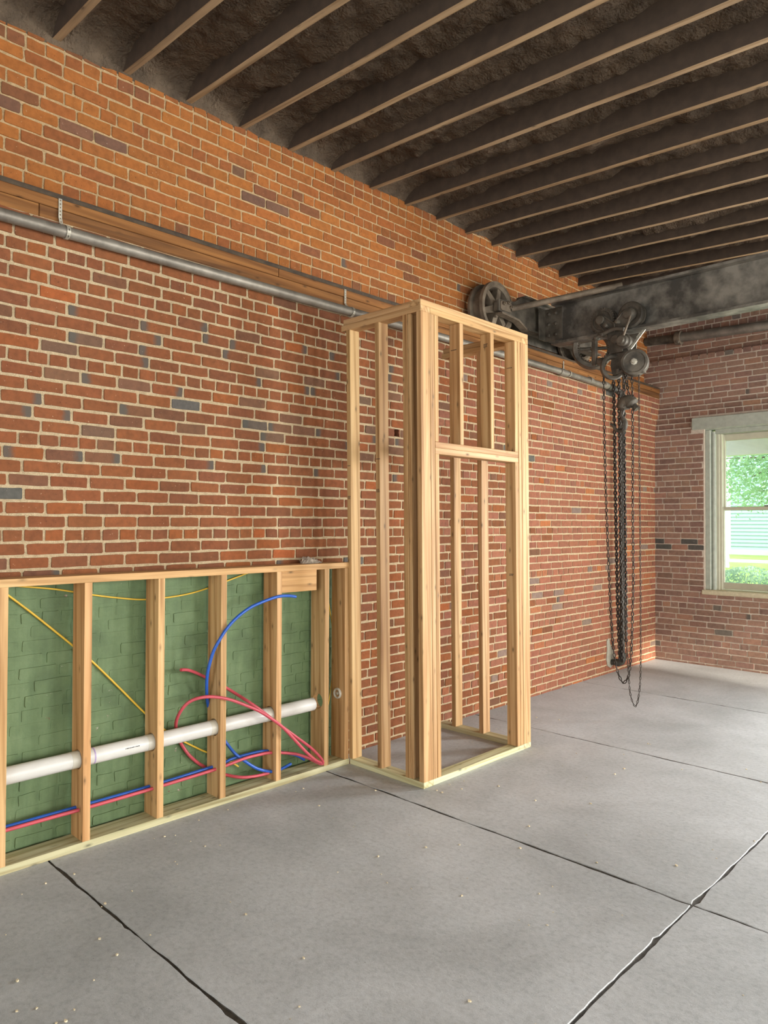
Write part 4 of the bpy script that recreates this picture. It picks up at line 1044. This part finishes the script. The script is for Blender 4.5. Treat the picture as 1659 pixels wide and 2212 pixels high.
# ------------------------------------------------------------------ outdoors seen through the window
GRASS = m_plain('lawn_green', lin(132, 168, 74), 0.9, 0, 0.25, 3)
m = MB(); m.prism([(9.1, -0.6), (9.1, 0.25), (12.5, 0.62), (17, 0.68), (80, 0.8), (80, -0.6)], -40, 40, 'x'); o = m.build('lawn', GRASS); setp(o, 'bright green lawn outside the window', 'lawn', None, 'structure')
WHITE = m_plain('white_trim', lin(206, 206, 202), 0.6, 0, 0.03)
MINT = m_plain('mint_siding', lin(160, 190, 180), 0.7, 0, 0.04)
hs = thing('house', (-2.0, 24.2, 0.6), 'mint green clapboard house beyond the fence', 'house')
m = MB(); m.box(-4.32, 4.0, 24.03, 30, 0, 6.0); m.build('wall', MINT, hs)
for i in range(38):
    z = 0.85 + i * 0.115
    q = MB(); q.prism([(24.03, z), (24.03, z + 0.115), (24.012, z + 0.113), (23.985, z + 0.002)], -4.32, 4.0, 'x'); q.build('clapboard', MINT, hs)
m = MB(); m.box(-4.46, -4.28, 23.97, 24.1, 0, 6.0); m.build('corner_board', WHITE, hs)
m = MB(); m.box(-4.32, 4.0, 23.98, 30, 0, 0.85); m.build('foundation', m_plain('foundation_grey', lin(150, 152, 156), 0.8), hs)
q = MB(); q.prism([(23.5, 6.0), (30.5, 6.0), (27, 8.5)], -4.8, 4.4, 'x'); q.build('roof', m_plain('roof_shingle', lin(96, 92, 90), 0.9), hs)
fe = thing('rail_fence', (-1.0, 17, 0.6), 'white two-rail fence across the lawn', 'fence')
for z0, z1 in ((0.975, 1.085), (0.80, 0.875)):
    q = MB(); q.box(-7.0, 6.0, 16.98, 17.02, z0, z1, 0, 0.004); q.build('rail', WHITE, fe)
for x in (-6.6, -4.3, -2.06, 0.2, 2.4, 4.7):
    q = MB(); q.box(x, x + 0.10, 16.94, 17.04, 0, 1.12, 0, 0.006); q.build('post', WHITE, fe)
# porch roof outside the window
po = thing('porch_roof', (0.9, 10.3, 2.6), 'white porch eave with a slanting rafter outside the window', 'roof')
m = MB(); m.box(-1.2, 3.4, 10.45, 10.6, 2.60, 2.82); m.build('beam', WHITE, po)
m = MB(); m.box(-1.2, 3.4, 9.2, 10.9, 3.0, 3.05); m.build('soffit', WHITE, po)
m = MB(); m.prism([(0.30, 2.80), (0.38, 2.80), (1.12, 2.60), (1.02, 2.55)], 10.2, 10.3, 'y'); m.build('rafter', WHITE, po)
for x in (-1.1, 3.2):
    m = MB(); m.box(x, x + 0.12, 10.47, 10.59, 0, 2.6); m.build('post', WHITE, po)

def leaf_mesh(name, mat, pts, size, R, parent=None):
    V = []; F = []
    for p in pts:
        n = Vector((R.gauss(0, 1), R.gauss(0, 1), R.gauss(0, 1))).normalized(); t = n.orthogonal().normalized()
        a = R.uniform(0, 6.28); t = t * math.cos(a) + n.cross(t) * math.sin(a); b = n.cross(t); s = size * R.uniform(0.6, 1.3)
        k = len(V); p = Vector(p)
        V += [p - t * s, p + b * s * 0.45 + n * s * 0.1, p + t * s, p - b * s * 0.45 + n * s * 0.1]
        F += [(k, k + 1, k + 2), (k, k + 2, k + 3)]
    me = bpy.data.meshes.new(name); me.from_pydata(V, [], F); me.materials.append(mat)
    o = bpy.data.objects.new(name, me); COL.objects.link(o)
    if parent: adopt(o, parent); o['kind'] = 'stuff'
    return o
def m_leaf(name, c):
    k = NT(name); cc = k.coord(); col = k.ramp(k.noise(cc, 3, 3), [(0.3, tuple(x * 0.75 for x in c)), (0.7, tuple(min(1, x * 1.2) for x in c))])
    k.b.inputs['Transmission Weight'].default_value = 0.0
    k.fin(col, 0.6)
    tl_ = k.new('ShaderNodeBsdfTranslucent'); k.l(col, tl_.inputs[0]); mx = k.new('ShaderNodeMixShader', ins={0: 0.45}); out = k.n['Material Output']
    k.l(k.b.outputs[0], mx.inputs[1]); k.l(tl_.outputs[0], mx.inputs[2]); k.l(mx.outputs[0], out.inputs[0]); return k.m
LEAF = m_leaf('maple_leaf', lin(156, 190, 146)); HEDGE = m_leaf('hedge_leaf', lin(160, 188, 162))
BARK = m_plain('bark', lin(112, 98, 88), 0.9, 0, 0.2)
tr = thing('maple_tree', (1.2, 15.5, 0.6), 'leafy green tree overhanging the lawn outside the window', 'tree')
q = MB(); q.tube([(1.4, 15.6, 0), (1.35, 15.6, 1.6), (1.2, 15.5, 2.8), (0.9, 15.4, 4.6)], [0.2, 0.17, 0.14, 0.06], 10); q.build('trunk', BARK, tr)
R = random.Random(5); tips = []
for i in range(16):
    z0 = R.uniform(2.2, 4.2); a = R.uniform(2.2, 4.1) if i < 11 else R.uniform(0, 6.28); l2 = R.uniform(1.6, 3.0)
    p0 = Vector((1.2, 15.5, z0)); p1 = p0 + Vector((math.cos(a) * l2 * 0.5, math.sin(a) * l2 * 0.35, R.uniform(0, 0.35))); p2 = p0 + Vector((math.cos(a) * l2, math.sin(a) * l2 * 0.7, R.uniform(-0.6, 0.3)))
    q = MB(); q.tube(spline([p0, p1, p2], 4), [0.05 - 0.0055 * k3 for k3 in range(9)], 6); q.build('branch', BARK, tr)
    tips += [p1, p2, (p1 + p2) / 2]
pts = []
for c in tips:
    for _ in range(420): pts.append((c.x + R.gauss(0, 0.42), c.y + R.gauss(0, 0.5), c.z + R.gauss(0, 0.28)))
pts = [p for p in pts if p[2] > 1.7 + 0.3 * R.random()]
leaf_mesh('foliage', LEAF, pts, 0.05, R, tr)
hd = thing('hedge', (0.6, 11.2, 0.45), 'low pale green hedge right under the window outside', 'hedge')
pts = [(R.uniform(-1.5, 3.0), R.uniform(10.9, 11.6), 0) for _ in range(9000)]
pts = [(x, y, 0.35 + R.random() ** 0.5 * (0.63 + 0.05 * math.sin(x * 7))) for x, y, _ in pts]
leaf_mesh('foliage', HEDGE, pts, 0.028, R, hd)
for i in range(9):
    q = MB(); x = -1.3 + i * 0.5; q.tube([(x, 11.25, 0), (x + 0.03, 11.22, 0.8)], 0.012, 6); q.build('stem', BARK, hd)
